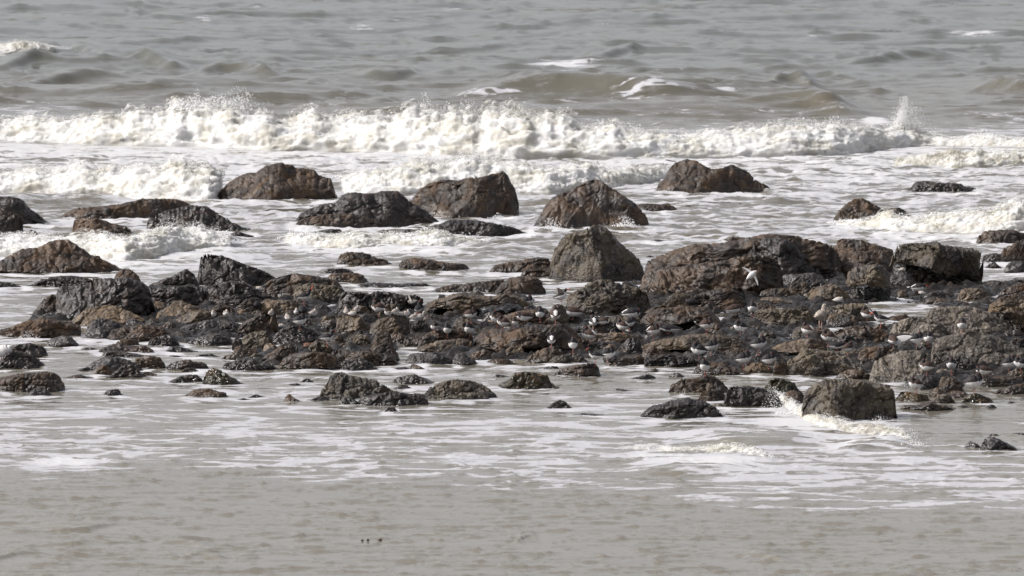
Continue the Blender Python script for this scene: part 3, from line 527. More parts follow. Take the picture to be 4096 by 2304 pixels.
D|1679|2545,1677 2577,1643 2612,1620 2645,1616 2688,1600 2732,1594 2751,1589 2781,1600 2822,1605 2862,1627 2892,1660|foremost black wedge-shaped boulder with a vertical edge down its middle|r=.55,w=.85,q=1
S|1582|3047,1560 3071,1531 3087,1514 3114,1511 3141,1518 3177,1529 3190,1549 3209,1572|weedy brown rock behind the spray, left of the big square boulder
B|1617|3131,1590 3140,1570 3163,1560 3204,1566 3230,1590|brown rock at the left corner of the big square boulder
C|1684|3208,1620 3216,1580 3223,1562 3237,1548 3267,1532 3299,1516 3354,1513 3435,1518 3490,1529 3530,1535 3558,1540 3574,1559 3585,1585 3586,1675|big square dark boulder with a tan top edge, foremost large one at right|w=.25,r=.3,q=1
B|1519|3338,1514 3362,1490 3394,1477 3424,1477 3462,1487 3494,1506|brown hump of rock behind the big square dark boulder
G|1562|3612,1538 3641,1513 3668,1501 3695,1496 3736,1500 3763,1511 3780,1540|smooth grey rock at the waterline under a bird on one long leg
B|1571|3750,1550 3763,1510 3790,1503 3820,1512 3847,1540 3858,1567|brown boulder at the waterline below the bird with a white back patch
S|1609|3584,1590 3603,1567 3627,1563 3654,1571 3709,1580 3722,1604|orange-brown weedy rock right of the big square boulder
R|1591|3704,1582 3717,1561 3747,1548 3777,1563 3804,1582|dull red rounded rock behind the ochre striped stone
T|1615|3720,1606 3750,1583 3777,1573 3804,1582 3820,1606|ochre striped stone among the weedy rocks at right
B|1591|3775,1584 3800,1566 3830,1562 3858,1567 3888,1583|low grey-brown rock left of the weedy rock with a bird above it
B|1647|3593,1642 3614,1621 3668,1618 3714,1607 3750,1615 3790,1623 3839,1638|long low brown rock, lowest of the group right of the big square boulder
S|1615|3845,1610 3853,1589 3875,1575 3905,1571 3934,1582 3967,1596 3980,1614|weedy orange and black rock with a bird standing on it at right
B|1580|3960,1574 3994,1559 4049,1540 4120,1526|long brown rock at the right edge in the shallows
D|1634|3943,1631 3952,1620 3966,1618 3980,1620 3988,1631|small black cobble in the right-hand shallows
D|1616|4017,1614 4049,1606 4072,1614|thin dark sliver awash near the right edge
B|1632|3818,1628 3853,1619 3888,1630|flat brown sliver of rock right of the long low brown one
D|1746|3952,1744 3965,1735 3985,1735 4007,1745|small flat rock behind the pair of dark stones at lower right
D|1746|4033,1744 4050,1733 4075,1731 4120,1734|flat dark rock cut by the right edge, at lower right
G|1793|3859,1784 3877,1762 3907,1775 3928,1789|smaller left one of the pair of dark stones at lower right
D|1805|3923,1780 3940,1752 3960,1746 3978,1748 4008,1762 4049,1781 4081,1803|larger right one of the pair of dark stones at lower right
B|1545|3850,1525 3880,1500 3930,1490 3980,1500 4030,1508 4120,1500|shadowy brown shelf of rock below the huge pebble-studded boulder
C|1522|4015,1510 4040,1485 4070,1470 4120,1465|yellowish crusted rock at the right edge under a bird
D|1723|2769,1722 2790,1713 2811,1708 2845,1722|nearly sunken dark rock behind the foremost right-hand wavelet
D|970|2591,968 2620,958 2645,960 2670,968|sunken dark rock in the channel above the great sloping slab
D|1036|2575,1034 2590,1023 2605,1022 2625,1032|dark rock in the water behind the left end of the great slab
D|645|2640,644 2670,638 2700,645|tiny dark rock tip far out, just left of the twin-humped boulder
"""
# ------------------------------------------------------------------ the sea (one sheet to the horizon)
def ip(pts, x, k):
    a = np.array(pts, float)
    return np.interp(x, a[:, 0], a[:, k])
# breakers: (x, y of crest, y of foot) in photo pixels; turned into world positions below
BREAK = [
 ('main', 1.0, [(-500,470,566),(-200,462,566),(0,469,568),(199,477,572),(302,481,576),(382,469,580),(477,465,582),(556,449,584),(636,457,586),(684,452,588),(694,418,589),(795,410,590),(875,427,594),(994,459,600),(1073,469,604),(1153,477,604),(1240,455,604),(1351,469,606),(1590,461,616),(1701,447,620),(1789,461,626),(1988,465,632),(2048,455,636),(2167,461,636),(2318,497,636),(2525,521,636),(2620,539,634),(2764,541,630),(3002,521,628),(3161,505,628),(3400,505,618),(3519,521,600),(3582,509,594),(3638,511,588),(3717,535,585),(3797,551,586),(3916,540,588),(4096,556,590),(4300,560,600),(4600,560,600)]),
 ('second', 0.95, [(-500,690,775),(0,691,771),(40,693,772),(99,675,773),(159,671,774),(207,691,775),(254,683,777),(338,663,779),(437,675,784),(556,679,795),(676,668,800),(735,663,803),(795,671,806),(847,663,806),(894,692,795),(925,740,770)]),
 ('middle', 0.9, [(1330,712,770),(1420,694,775),(1500,688,778),(1600,664,780),(1750,652,778),(1900,642,774),(2050,652,772),(2200,682,774),(2350,664,762),(2480,672,750),(2640,668,722),(2720,690,715)]),
 ('inner_left', 0.95, [(-500,950,1030),(0,942,1029),(80,945,1029),(159,946,1029),(223,949,1029),(286,950,1029),(358,938,1029),(437,942,1036),(500,954,1047),(556,956,1038),(616,930,1029),(676,918,1018),(755,914,1006),(835,918,1001),(914,942,996),(960,970,990)]),
 ('inner_mid', 0.75, [(1110,960,975),(1143,944,982),(1183,936,985),(1302,944,990),(1421,938,994),(1501,940,990),(1580,938,986),(1660,936,986),(1739,924,986),(1779,930,986),(1819,948,982),(1898,958,974),(1960,968,972)]),
 ('right', 0.8, [(3310,900,904),(3330,893,907),(3390,883,910),(3470,879,913),(3529,850,920),(3573,850,925),(3589,870,927),(3708,866,930),(3827,852,931),(3947,842,936),(4026,825,937),(4096,809,935),(4400,805,935)]),
 ('right_far', 0.55, [(3540,650,656),(3589,636,660),(3768,610,664),(3807,608,667),(3887,606,668),(3986,612,666),(4096,606,664),(4400,606,664)]),
 ('front', 0.55, [(3085,1570,1625),(3105,1568,1640),(3161,1600,1680),(3217,1637,1725),(3288,1669,1752),(3360,1685,1764),(3439,1699,1778),(3519,1703,1794),(3598,1719,1806),(3646,1751,1814),(3670,1786,1815),(3690,1806,1816)]),
 ('near', 0.8, [(2500,1812,1818),(2525,1804,1824),(2620,1790,1828),(2700,1804,1836),(2764,1797,1844),(2843,1792,1852),(2907,1781,1855),(2962,1786,1857),(3042,1804,1860),(3082,1828,1862),(3100,1855,1862)]),
 ('whitecap', 0.8, [(-300,175,208),(0,176,210),(60,170,210),(120,167,209),(170,176,207),(210,186,204),(260,188,196)]),
]
# long unbroken swells (x from, x to, y, height m, half thickness m)
SWELL = [(700,1180,310,0.55,3.0),(1750,2950,385,0.75,3.6),(250,560,200,0.35,2.6),(3800,4500,372,0.6,3.4),(850,1130,215,0.3,2.4),
         (-100,300,265,0.3,2.6),(450,800,262,0.35,2.6),(2250,2700,225,0.25,2.4),(2950,3500,450,0.4,3.0),(3050,3300,330,0.35,2.6),
         (1350,1750,300,0.25,2.4),(3300,3900,250,0.3,2.4),(1150,1700,425,0.3,2.6),(-100,500,330,0.35,2.6),(2600,3400,1760,0.13,1.3),
         (3300,3700,1800,0.10,1.0),(2450,3150,1875,0.10,1.2),(100,520,2105,0.05,0.5),(600,900,2180,0.045,0.4),(-100,170,2225,0.05,0.45),
         (700,930,2232,0.045,0.4),(2950,3200,2235,0.05,0.45),(2050,2160,2160,0.04,0.35)]
def seg(*a): return a
xs = np.concatenate([np.linspace(-2600, -240, 60), np.arange(-200, 4300, 4.0), np.linspace(4340, 6700, 60)])
ys = np.concatenate([-872 + 860 * np.geomspace(0.004, 1.0, 90), np.arange(-10, 2330, 2.0), np.linspace(2345, 3400, 50)])
nx, ny = len(xs), len(ys)
PX = np.repeat(xs[None, :], ny, 0).ravel(); PY = np.repeat(ys[:, None], nx, 1).ravel()
X, Y = at_z(PX, PY)
def sea_height(X, Y, PX, PY):
    P = np.stack([X, Y, 0 * X], 1)
    deep = sstep(620, 420, PY)                 # open water beyond the breakers
    surf = sstep(560, 640, PY) * sstep(1160, 950, PY)
    reef = sstep(950, 1100, PY) * sstep(1650, 1560, PY)
    near = sstep(1560, 1800, PY)
    def crests(fx, fy, off, thr, o=3): return np.clip(fbm(P * [fx, fy, 1] + off, o, 0.5, kind='r') - thr, 0, None) ** 1.3
    z = deep * (0.42 * fbm(P * [0.06, 0.15, 1], 2, 0.5) + 0.46 * crests(.10, .30, 9, 0.27) + 0.13 * crests(.26, .8, 29, 0.18))
    z = z + surf * (0.12 * fbm(P * [0.45, 0.8, 1] + 31, 4, 0.55) + 0.03 * fbm(P * [1.6, 2.6, 1], 2, kind='r'))
    z = z + reef * 0.035 * fbm(P * [0.9, 1.6, 1] + 51, 4, 0.55)
    z = z + near * (0.022 * fbm(P * [0.35, 0.9, 1] + 71, 2) + 0.095 * crests(.42, 1.9, 3, 0.34, 4) + 0.05 * crests(1.0, 3.0, 13, 0.3, 3))
    for x0, x1, y, A, L in SWELL:
        w = sstep(x0, x0 + 0.4 * (x1 - x0), PX) * sstep(x1, x1 - 0.4 * (x1 - x0), PX)
        k = w > 0.001
        if not k.any(): continue
        mx = (PX[k] - x0) / (x1 - x0)
        yc = at_z(PX[k], y + 12 * np.sin(mx * 5 + x0))[1]
        dd = (Y[k] - yc) / L
        z[k] += A * w[k] * np.exp(-np.where(dd < 0, dd * 2.6, dd * 0.7) ** 2)
    return z.astype(np.float32)
Z = sea_height(X, Y, PX, PY)
def front_line(x):
    return np.interp(x, [0, 270, 300, 700, 1000, 1300, 1700, 2048, 2500, 2900, 3400, 4096], [1872, 1880, 1890, 1872, 1925, 1940, 1945, 1965, 1990, 2035, 2070, 2075])
def foam_density(PX, PY):
    d = np.interp(PY, [-900, 0, 430, 560, 600, 700, 800, 900, 1000, 1120, 1200, 1450, 1520, 1600, 1700, 1780, 1850, 1920, 2000, 2100],
                      [.06, .08, .12, .54, .64, .56, .48, .46, .45, .43, .40, .37, .36, .39, .43, .44, .44, .42, .39, .36])
    d = d * np.where(PY > 1780, sstep(70, -60, PY - front_line(PX)), 1.0)
    d = np.where(PY < 440, .10, d)
    # calmer, clearer water right of the big block and towards the lower right
    d -= 0.24 * sstep(3560, 3720, PX) * sstep(1500, 1560, PY) * sstep(1830, 1760, PY)
    d -= 0.14 * sstep(1900, 2300, PX) * sstep(2560, 2450, PX) * sstep(1460, 1500, PY) * sstep(1600, 1540, PY)
    def blob(x, y, rx, ry, a):
        return a * np.exp(-(((PX - x) / rx) ** 2 + ((PY - y) / ry) ** 2))
    for b in [(90,196,130,14,.75),(2250,268,130,9,.65),(2840,348,110,10,.6),(2590,318,70,8,.5),(3900,150,100,8,.6),(440,10,70,10,.6),(820,75,30,8,.5),(1130,85,30,8,.6),(1800,48,60,7,.5),(1450,105,60,6,.45),
              (130,440,200,22,.35),(2600,395,160,7,.45),(2900,385,60,8,.5),(2000,380,200,6,.3),(3500,495,60,8,.5),(1100,350,200,6,.2),(3260,153,60,7,.3),
              (250,1855,160,30,.25),(160,1910,90,20,.45),(3150,1690,240,45,.16),(2850,1870,260,30,.10),(300,760,250,20,-.35),(180,815,200,25,-.4),(3000,820,200,20,-.1),(1150,1100,150,10,-.1),(2200,700,60,20,-.2)]:
        d = d + blob(*b)
    for ln in ROCKS.strip().split('\n'):         # wash and foam round the foot of each rock in the water
        fs = ln.split('|'); yb = float(fs[1]); p0 = float(fs[2].split()[0].split(',')[0]); p1 = float(fs[2].split()[-1].split(',')[0])
        k = (np.abs(PY - yb) < 40) & (PX > p0 - 60) & (PX < p1 + 60)
        if not k.any(): continue
        w = 0.25 if yb < 1500 else 0.16
        d[k] += w * np.exp(-((PY[k] - yb - 4) / (7 if yb > 1000 else 10)) ** 2) * sstep(p0 - 40, p0 + 10, PX[k]) * sstep(p1 + 45, p1 - 10, PX[k]) * (0.6 + 0.4 * np.sin(PX[k] / 23.0 + yb))
    for nm_, _, pts in BREAK:
        if nm_ in ('front', 'near', 'right', 'inner_mid', 'inner_left'):
            k = (PX > pts[0][0] - 20) & (PX < pts[-1][0] + 30)
            yc_, yb_ = ip(pts, PX[k], 1), ip(pts, PX[k], 2)
            d[k] += (0.13 if nm_ in ('front', 'near') else 0.24) * sstep(pts[0][0] - 20, pts[0][0] + 90, PX[k]) * sstep(pts[-1][0] + 30, pts[-1][0] - 90, PX[k]) * np.exp(-((PY[k] - yb_) / (0.45 * (yb_ - yc_) + 8)) ** 2)
    return np.clip(d, 0, 1).astype(np.float32)
FO = foam_density(PX, PY)
me = mesh_from('sea', np.stack([X, Y, Z], 1), grid_faces(ny, nx), [M_SEA])
at = me.attributes.new('foam', 'FLOAT', 'POINT'); at.data.foreach_set('value', FO)
link('sea', me, kind='structure')

# ------------------------------------------------------------------ breaking waves: lumpy rolls of foam standing on the sea
rng = np.random.RandomState(3)
SPR = []      # droplets: x, y, z, r
for name, foamy, pts in BREAK:
    x0, x1 = pts[0][0], pts[-1][0]
    d0 = float(at_z(0, ip(pts, (x0 + x1) / 2, 2))[1])
    step = max(2.2, (x1 - x0) / 1500.0)
    u = np.arange(x0, x1, step); nu = len(u)
    yc, yb = ip(pts, u, 1), ip(pts, u, 2)
    seedv = len(name) * 13.7
    q1 = np.stack([u / 60.0, 0 * u + seedv, 0 * u], 1)
    kk = max(3, int(26 / step)) * 2 + 1; ker = np.hanning(kk + 2)[1:-1]; ker /= ker.sum()
    yc = np.convolve(np.pad(yc, kk // 2, mode='edge'), ker, 'valid'); yb = np.convolve(np.pad(yb, kk // 2, mode='edge'), ker, 'valid')
    if name in ('front', 'near'): yb = yc + 0.5 * (yb - yc)
    jag = perlin(q1 * 0.6) * 0.16 + perlin(q1 * 1.7) * 0.05
    hpx = (yb - yc)
    yc = yc - jag * hpx
    Yf = at_z(u, yb)[1]
    s = Yf / F
    hm = np.maximum(hpx * s, 0.02)
    wf = 0.45 + 1.9 * hm                                   # front width
    Yc = Yf + wf
    Zc = np.maximum(at_Y(u, yc, Yc)[1], 0.03)
    bw = 1.2 + 2.6 * hm                                    # back width
    nf, nb = 46, 26
    v = np.concatenate([np.linspace(0, 1, nf), 1 + np.linspace(0, 1, nb + 1)[1:]]); nv = len(v)
    V = np.zeros((nu, nv, 3), np.float32)
    for j, t in enumerate(v):
        if t <= 1:
            yy = Yf + wf * (1 - math.cos(t * math.pi / 2)) ** 0.9
            zz = Zc * math.sin(t * math.pi / 2) ** 0.85 - (0.5 if j == 0 else 0.06 * (1 - t))
        else:
            k = t - 1
            yy = Yc + bw * k; zz = Zc * (0.5 + 0.5 * math.cos(k * math.pi)) - 0.08 * k
        V[:, j, 1] = yy; V[:, j, 2] = zz
    V[:, :, 0] = ((u - 2048) / F)[:, None] * (V[:, :, 1] / cp)
    VV = V.reshape(-1, 3)
    N = grid_normals(VV, nu, nv)
    if N[:, 2].mean() < 0: N = -N
    tt = np.tile(v, nu)
    hh = np.repeat(hm, nv)
    fade = sstep(0, 0.12, tt) * sstep(2.0, 1.3, tt)
    core = VV.copy(); coreN = N.copy()
    disp = fade * (0.15 * hh * fbm(VV * [0.8, 1.2, 2.6] / max(0.35, hm.mean()) + seedv, 3, 0.6) + 0.012 * np.minimum(hh, .8) * fbm(VV * [3.6, 4.2, 7.0] + seedv, 4, 0.62, kind='b'))
    VV = VV + N * disp[:, None]
    VV[:, 2] += fade * 0.035 * fbm(core * 4.5 + seedv, 3, 0.65)
    me = mesh_from('breaking_wave', VV, grid_faces(nu, nv), [M_SURF])
    fa = foamy * (0.35 + 0.65 * sstep(0.0, 0.5, 1 - np.abs(tt - 0.55) * 1.1)) * np.where(tt > 1, sstep(1.55, 1.0, tt), 1)
    cream = perlin(np.stack([np.repeat(u, nv) / 140.0, tt * 1.4, 0 * tt + seedv], 1))
    fa = fa - 0.22 * sstep(0.15, 0.5, cream) * sstep(0.5, 0.9, tt)
    uu = np.repeat((u - x0) / (x1 - x0), nv); em = 90.0 / (x1 - x0)
    cover = 1.6 * sstep(0, em, uu) * sstep(1, 1 - em, uu) * sstep(2.0, 1.2, tt) * (sstep(-.02, .3, tt) if name in ('front', 'near') else 1)
    VV = np.concatenate([VV, core + coreN * (disp + 0.05 + fade * hh * (0.10 + 0.16 * fbm(core * [2.0, 2.0, 3.0] + seedv + 9, 3, 0.6)))[:, None]])
    fq = grid_faces(nu, nv)
    bpy.data.meshes.remove(me)
    me = mesh_from('breaking_wave', VV, np.concatenate([fq, fq + nu * nv]), [M_SURF])
    fa = np.concatenate([fa, fa * 0 + 1]); cover = np.concatenate([cover, 0.42 * np.clip(cover, 0, 1) * (0.4 + 0.6 * np.exp(-((tt - 0.9) / 0.35) ** 2)) - 0.02])
    at = me.attributes.new('foam', 'FLOAT', 'POINT'); at.data.foreach_set('value', fa.astype(np.float32))
    at = me.attributes.new('cover', 'FLOAT', 'POINT'); at.data.foreach_set('value', cover.astype(np.float32))
    link('breaking_wave', me, kind='structure')
    # droplets thrown off the crest
    if name not in ('whitecap', 'right_far'):
        n = int(9 * (x1 - x0) ** 0.9 * foamy) // (1 if name in ('main', 'front') else 2)
        k = rng.randint(0, nu, n)
        burst = np.clip(perlin(np.stack([u[k] / 35.0, 0 * k + 5.5, 0 * k], 1)) * 2 + 0.4, 0.05, 2)
        r = rng.rand(n) ** 2.5
        SPR.append(np.stack([(u[k] - 2048) / F * Yc[k] / cp + rng.normal(0, .03, n), Yc[k] + rng.normal(0, .15, n),
                             Zc[k] * (0.96 + 0.28 * r * burst) + 0.02, (0.006 + 0.016 * rng.rand(n) ** 2) * (1 if d0 > 140 else .5)], 1))
def plume(px, py0, py1, wpx, n, Yg, r0=0.012, pw=1.6, lean=0.0):
    t = rng.rand(n) ** pw
    yy = py0 + (py1 - py0) * t
    w = wpx * (1 - 0.75 * t) + 2
    xx = px + lean * t + rng.normal(0, 0.5, n) * w
    Yw = Yg + rng.normal(0, 0.25, n)
    Xw, Zw = at_Y(xx, yy, Yw)
    SPR.append(np.stack([Xw, Yw, np.maximum(Zw, 0.02), r0 * (0.5 + 1.3 * rng.rand(n) ** 2) * (1.25 - 0.6 * t)], 1))
Ymain = float(at_z(0, 585)[1])
for i in range(9): plume(700 + i * 34, 440, 395 - (i % 3) * 12 , 40, 150, Ymain + 1.2, 0.02, 1.6, 20)
plume(1000, 430, 345, 90, 160, Ymain + 1.2, 0.013, 1.0, -50); plume(900, 430, 370, 60, 120, Ymain + 1.2, 0.014, 1.0, 20)
plume(3598, 535, 385, 58, 2600, Ymain + 1.0, 0.011, 1.9, 22); plume(3600, 525, 440, 44, 1800, Ymain + 1.0, 0.014, 1.5, 8); plume(3622, 525, 425, 85, 900, Ymain + 1.0, 0.009, 1.0, 40)
plume(1390, 450, 425, 18, 26, Ymain + 1, 0.014); plume(2410, 490, 475, 14, 22, Ymain + 1, 0.014)
plume(3110, 1640, 1545, 60, 330, float(at_z(0, 1640)[1]), 0.006, 1.1, -20); plume(3150, 1660, 1600, 50, 300, float(at_z(0, 1660)[1]), 0.008)
plume(3640, 1790, 1715, 90, 260, float(at_z(0, 1790)[1]), 0.006, 1.2, 10); plume(3520, 1680, 1660, 60, 60, float(at_z(0, 1690)[1]), 0.006)
plume(450, 925, 880, 120, 150, float(at_z(0, 930)[1]), 0.009); plume(690, 925, 860, 60, 120, float(at_z(0, 935)[1]), 0.010); plume(860, 930, 890, 60, 60, float(at_z(0, 930)[1]), 0.009)
plume(2200, 915, 870, 60, 200, float(at_z(0, 925)[1]), 0.010); plume(2500, 905, 860, 50, 260, float(at_z(0, 925)[1]), 0.012); plume(1990, 872, 850, 30, 60, float(at_z(0, 880)[1]), 0.010)
plume(110, 1352, 1320, 50, 140, float(at_z(0, 1360)[1]), 0.006); plume(205, 1262, 1248, 30, 90, float(at_z(0, 1266)[1]), 0.008)
S = np.concatenate(SPR)
oct_v = np.array([(1,0,0),(-1,0,0),(0,1,0),(0,-1,0),(0,0,1),(0,0,-1)], np.float32)
oct_f = np.array([(0,2,4),(2,1,4),(1,3,4),(3,0,4),(2,0,5),(1,2,5),(3,1,5),(0,3,5)])
SV = (S[:, None, :3] + oct_v[None] * S[:, None, 3:4]).reshape(-1, 3)
SF = (oct_f[None] + 6 * np.arange(len(S))[:, None, None]).reshape(-1, 3)
link('sea_spray', mesh_from('sea_spray', SV, SF, [M_SPRAY]), kind='stuff')

# ------------------------------------------------------------------ rocky bed under the reef
bx = np.arange(-17.0, 17.0, 0.06); by = np.arange(104.0, 142.0, 0.09)
GX, GY = np.meshgrid(bx, by, indexing='ij'); GX = GX.ravel(); GY = GY.ravel()
dep = np.arctan2(H, GY); pxx = 2048 + F * GX / (GY / cp); pyy = 1152 + F * np.tan(dep - P0)
frontl = np.interp(pxx, [-400,60,100,230,330,450,690,930,940,1110,1590,1600,1690,1705,2050,2350,2400,2420,2640,2780,3090,3500,3560,3750,3860,3900,4300],
                        [1200,1200,1290,1300,1330,1375,1382,1375,1468,1472,1458,1398,1400,1452,1448,1446,1438,1460,1468,1472,1496,1503,1525,1552,1550,1530,1560])
backl = np.interp(pxx, [-400,100,230,400,600,900,1150,1380,1700,1760,1990,2180,2190,2260,2400,2570,3250,3550,3930,4000,4600],
                       [1300,1275,1205,1155,1145,1150,1170,1188,1218,1180,1182,1192,1240,1205,1155,1120,1082,1062,1140,1122,1112])
mk = sstep(6, -10, pyy - frontl) * sstep(-6, 12, pyy - backl)
def hole(x, y, rx, ry): return np.clip(1.6 * np.exp(-(((pxx - x) / rx) ** 2 + ((pyy - y) / ry) ** 2)), 0, 1)
for hh in ((3585,1250,105,26),(2210,1205,50,30),(1650,1415,50,16),(760,1395,130,14),(345,1330,30,30)): mk = mk * (1 - hole(*hh))
G3 = np.stack([GX, GY, 0 * GX], 1)
w1, w2 = worley(G3 * [1.7, 2.2, 1]); w3, w4 = worley(G3 * [7, 7, 1] + 5)
gz = -0.55 + mk * (0.56 + 0.06 * fbm(G3 * 0.5, 3) + 0.24 * (0.6 - w1) - 0.05 * (w2 - w1 < 0.07) + 0.13 * (0.6 - w3) + 0.04 * fbm(G3 * 6, 3))
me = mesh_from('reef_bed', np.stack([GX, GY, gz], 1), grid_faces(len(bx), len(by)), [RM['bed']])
link('reef_bed', me, kind='structure')
# ------------------------------------------------------------------ rocks
def rock_mesh(mat, yb, pts, opt, seed):
    rs = np.random.RandomState(seed)
    P = np.array(pts, float)
    x0, x1 = P[0, 0], P[-1, 0]
    wpx = x1 - x0
    ex = max(2.0, 0.02 * wpx)
    eb = [yb + 1, yb + 1]
    if 'b' in opt: eb = [float(opt['b'].split(';')[0].split(':')[1]) - 1, float(opt['b'].split(';')[-1].split(':')[1]) - 1]
    top = np.vstack([[x0 - ex, eb[0]], P, [x1 + ex, eb[1]]])
    x0 -= ex; x1 += ex; wpx = x1 - x0
    Xc, Yf = at_z((x0 + x1) / 2, yb); Yf = float(Yf)
    s = Yf / F
    W = wpx * s; happ = max(4.0, yb - P[:, 1].min()) * s
    D = min(0.62 * W, 0.7 + 0.9 * happ, 6.0 * happ) * float(opt.get('d', 1.0)); D = max(D, 0.12)
    nu = int(np.clip(wpx * 0.42, 22, 210)); nv = int(np.clip((happ / s * 0.42 + 10) * 2.6, 26, 150))
    u = np.linspace(0, 1, nu); u = 0.5 - 0.5 * np.cos(math.pi * (0.06 + 0.88 * u)) ; u = (u - u[0]) / (u[-1] - u[0])
    px = x0 + wpx * u
    pyt = np.interp(px, top[:, 0], top[:, 1])
    pyt = pyt + (perlin(np.stack([px / 14.0, 0 * px + seed * 1.7, 0 * px], 1)) * 0.05 + perlin(np.stack([px / 5.0, 0 * px + seed, 0 * px], 1)) * 0.025) * min(60, yb - P[:, 1].min())
    Yc = Yf + D / 2
    Xt, Zt = at_Y(px, pyt, Yc)
    Zt = np.maximum(Zt, 0.015)
    if 'b' in opt:
        bb = np.array([[float(c) for c in q.split(':')] for q in opt['b'].split(';')])
        pyb = np.interp(px, bb[:, 0], bb[:, 1])
        Zb = at_Y(px, pyb, Yf + 0.15 * D)[1]
        Zb = np.minimum(Zb, Zt - 0.05)
    else: Zb = 0 * Zt - 0.25 - 0.15 * happ
    env = (1 - np.abs(2 * u - 1) ** 3.2) ** 0.5 * (0.55 + 0.45 * np.clip(Zt / Zt.max(), 0, 1) ** 0.5)
    r = float(opt.get('r', rs.uniform(.3, .7))); wd = float(opt.get('w', rs.uniform(.15, .5)))
    wedge = 1 - wd * np.where(u < r, (r - u) / max(r, .01), (u - r) / max(1 - r, .01))
    Xt[0] = Xt[1]; Xt[-1] = Xt[-2]
    for e_ in (0, -1): Zt[e_] = (Zt[e_] + Zb[e_]) / 2 + .02; Zb[e_] = Zt[e_] - .04
    th = 2 * math.pi * np.arange(nv) / nv
    c, sn = np.cos(th), np.sin(th)
    e = (0.45 if 'q' in opt else rs.uniform(0.6, 0.82) if not (1000 < yb < 1520 and 'b' not in opt) else rs.uniform(0.85, 1.1))
    cc = np.sign(c) * np.abs(c) ** e; ss = np.sign(sn) * np.abs(sn) ** e
    V = np.zeros((nu, nv, 3))
    mid = (0.0 if 'b' not in opt else None)
    reef = 1000 < yb < 1520 and 'b' not in opt and 'q' not in opt
    Zm = (Zt + Zb) * 0.5 if 'b' in opt else (0.42 * Zt if reef else 0 * Zt)
    if reef: Zb = -0.45 * Zt - 0.02
    # theta 0 = front, 90 = top, 180 = back, 270 = bottom
    dy = np.where(cc[None] > 0, -cc[None] * (D / 2) * (env * wedge)[:, None], -cc[None] * (D / 2) * env[:, None])
    if reef: dy = dy * np.where(ss < 0, 1 - 0.45 * np.abs(ss), 1)[None]
    V[:, :, 1] = Yc + dy
    V[:, :, 2] = np.where(ss[None] > 0, Zm[:, None] + (Zt - Zm)[:, None] * ss[None], Zm[:, None] + (Zm - Zb)[:, None] * ss[None])
    V[:, :, 0] = (Xt[:, None])
    V = V.reshape(-1, 3)
    size = min(W, D * 1.6, happ * 2.2 + 0.1)
    cen = np.array([Xt.mean(), Yc, Zt.max() * 0.4])
    # flat facets, mostly on the front and sides
    for k in range(2 if 'q' in opt else 9):
        a = rs.uniform(-1.25, 1.25); el = rs.uniform(-0.1, 0.85)
        n = np.array([math.sin(a) * math.cos(el), -math.cos(a) * math.cos(el), math.sin(el)])
        pr = (V - cen) @ n
        d = np.quantile(pr, rs.uniform(0.80, 0.95))
        over = np.maximum(pr - d, 0)
        V = V - over[:, None] * n * 0.85
    N = grid_normals(V, nu, nv, True)
    out = V - cen
    if (N * out).sum(1).mean() < 0: N = -N
    E = np.tile(np.minimum(env * 1.3, 1)[:, None], (1, nv)).ravel()
    sd = seed * 3.17
    f1 = 1.6 / max(size, .25)
    t = rs.uniform(-.5, .5)
    strat = np.stack([V[:, 0] * math.cos(t) + V[:, 2] * math.sin(t), V[:, 1], (-V[:, 0] * math.sin(t) + V[:, 2] * math.cos(t)) * 4.0], 1)
    if mat == 'X': strat = np.stack([V[:, 2] * 1.0, V[:, 1], V[:, 0] * 3.2 + V[:, 2] * .6], 1)
    dsp = 0.10 * size * fbm(V * f1 + sd, 3, 0.5)
    dsp += 0.028 * min(size, 1.0) * fbm(V * f1 * 3.1 + sd, 3, 0.55, kind='r')
    dsp += (0.09 if opt.get('s') else 0.02) * min(size, 0.8) * fbm(strat * 1.6 + sd, 3, 0.55, kind='r')
    crack = 1 - sstep(0.0, 0.09, np.abs(perlin(strat * 1.3 + sd + 50)))
    dsp -= crack * (0.05 if opt.get('s') else 0.03) * min(size, 0.9)
    wv = V * [1, 1, 1.35] * (2.4 / max(size, .3)) + sd + 0.25 * np.stack([perlin(V * 3 + sd), perlin(V * 3 + sd + 40), perlin(V * 3 + sd + 80)], 1)
    wa, wb_ = worley(wv)
    dsp += 0.10 * size * (0.5 - wa) * 0.35 - (1 - sstep(0.0, 0.10, wb_ - wa)) * 0.05 * min(size, 1.0)
    wc_, wd_ = worley(V * (6.5 / max(size, .35)) + sd + 9)
    dsp += 0.03 * min(size, 1.2) * (0.5 - wc_) - (1 - sstep(0.0, 0.08, wd_ - wc_)) * 0.02 * min(size, 1.0)
    dsp += 0.018 * fbm(V * 9.0 + sd, 3, 0.6)
    if mat in ('C', 'P') or opt.get('k'):
        w, w2 = worley(V * 9.5 + sd)
        amt = 0.055 if opt.get('k') else 0.022
        dsp += amt * (0.55 - w) * min(1, size * 1.5) + amt * 0.5 * (perlin(V * 3.0 + sd) > 0.1) * (0.5 - w)
    dsp = dsp * {'P': .55, 'T': .62, 'G': .6, 'B': .8, 'R': .85}.get(mat, 1.0) * (0.35 + 0.65 * E) * np.clip(size / 0.25, 0.3, 1)
    V = V + N * dsp[:, None]
    # pull the outline back onto the measured one: ends first, then the crest
    def proj(V):
        d = V[:, 1] * cp - (V[:, 2] - H) * sp_
        return 2048 + F * V[:, 0] / d, 1152 + F * (-(V[:, 2] - H) * cp - V[:, 1] * sp_) / d
    qx, qy = proj(V)
    ab = V[:, 2] > (0.0 if 'b' not in opt else -9)
    if ab.sum() > 10:
        a0, a1 = qx[ab].min(), qx[ab].max()
        V[:, 0] += ((x0 + (qx - a0) / (a1 - a0) * (x1 - x0)) - qx) * s
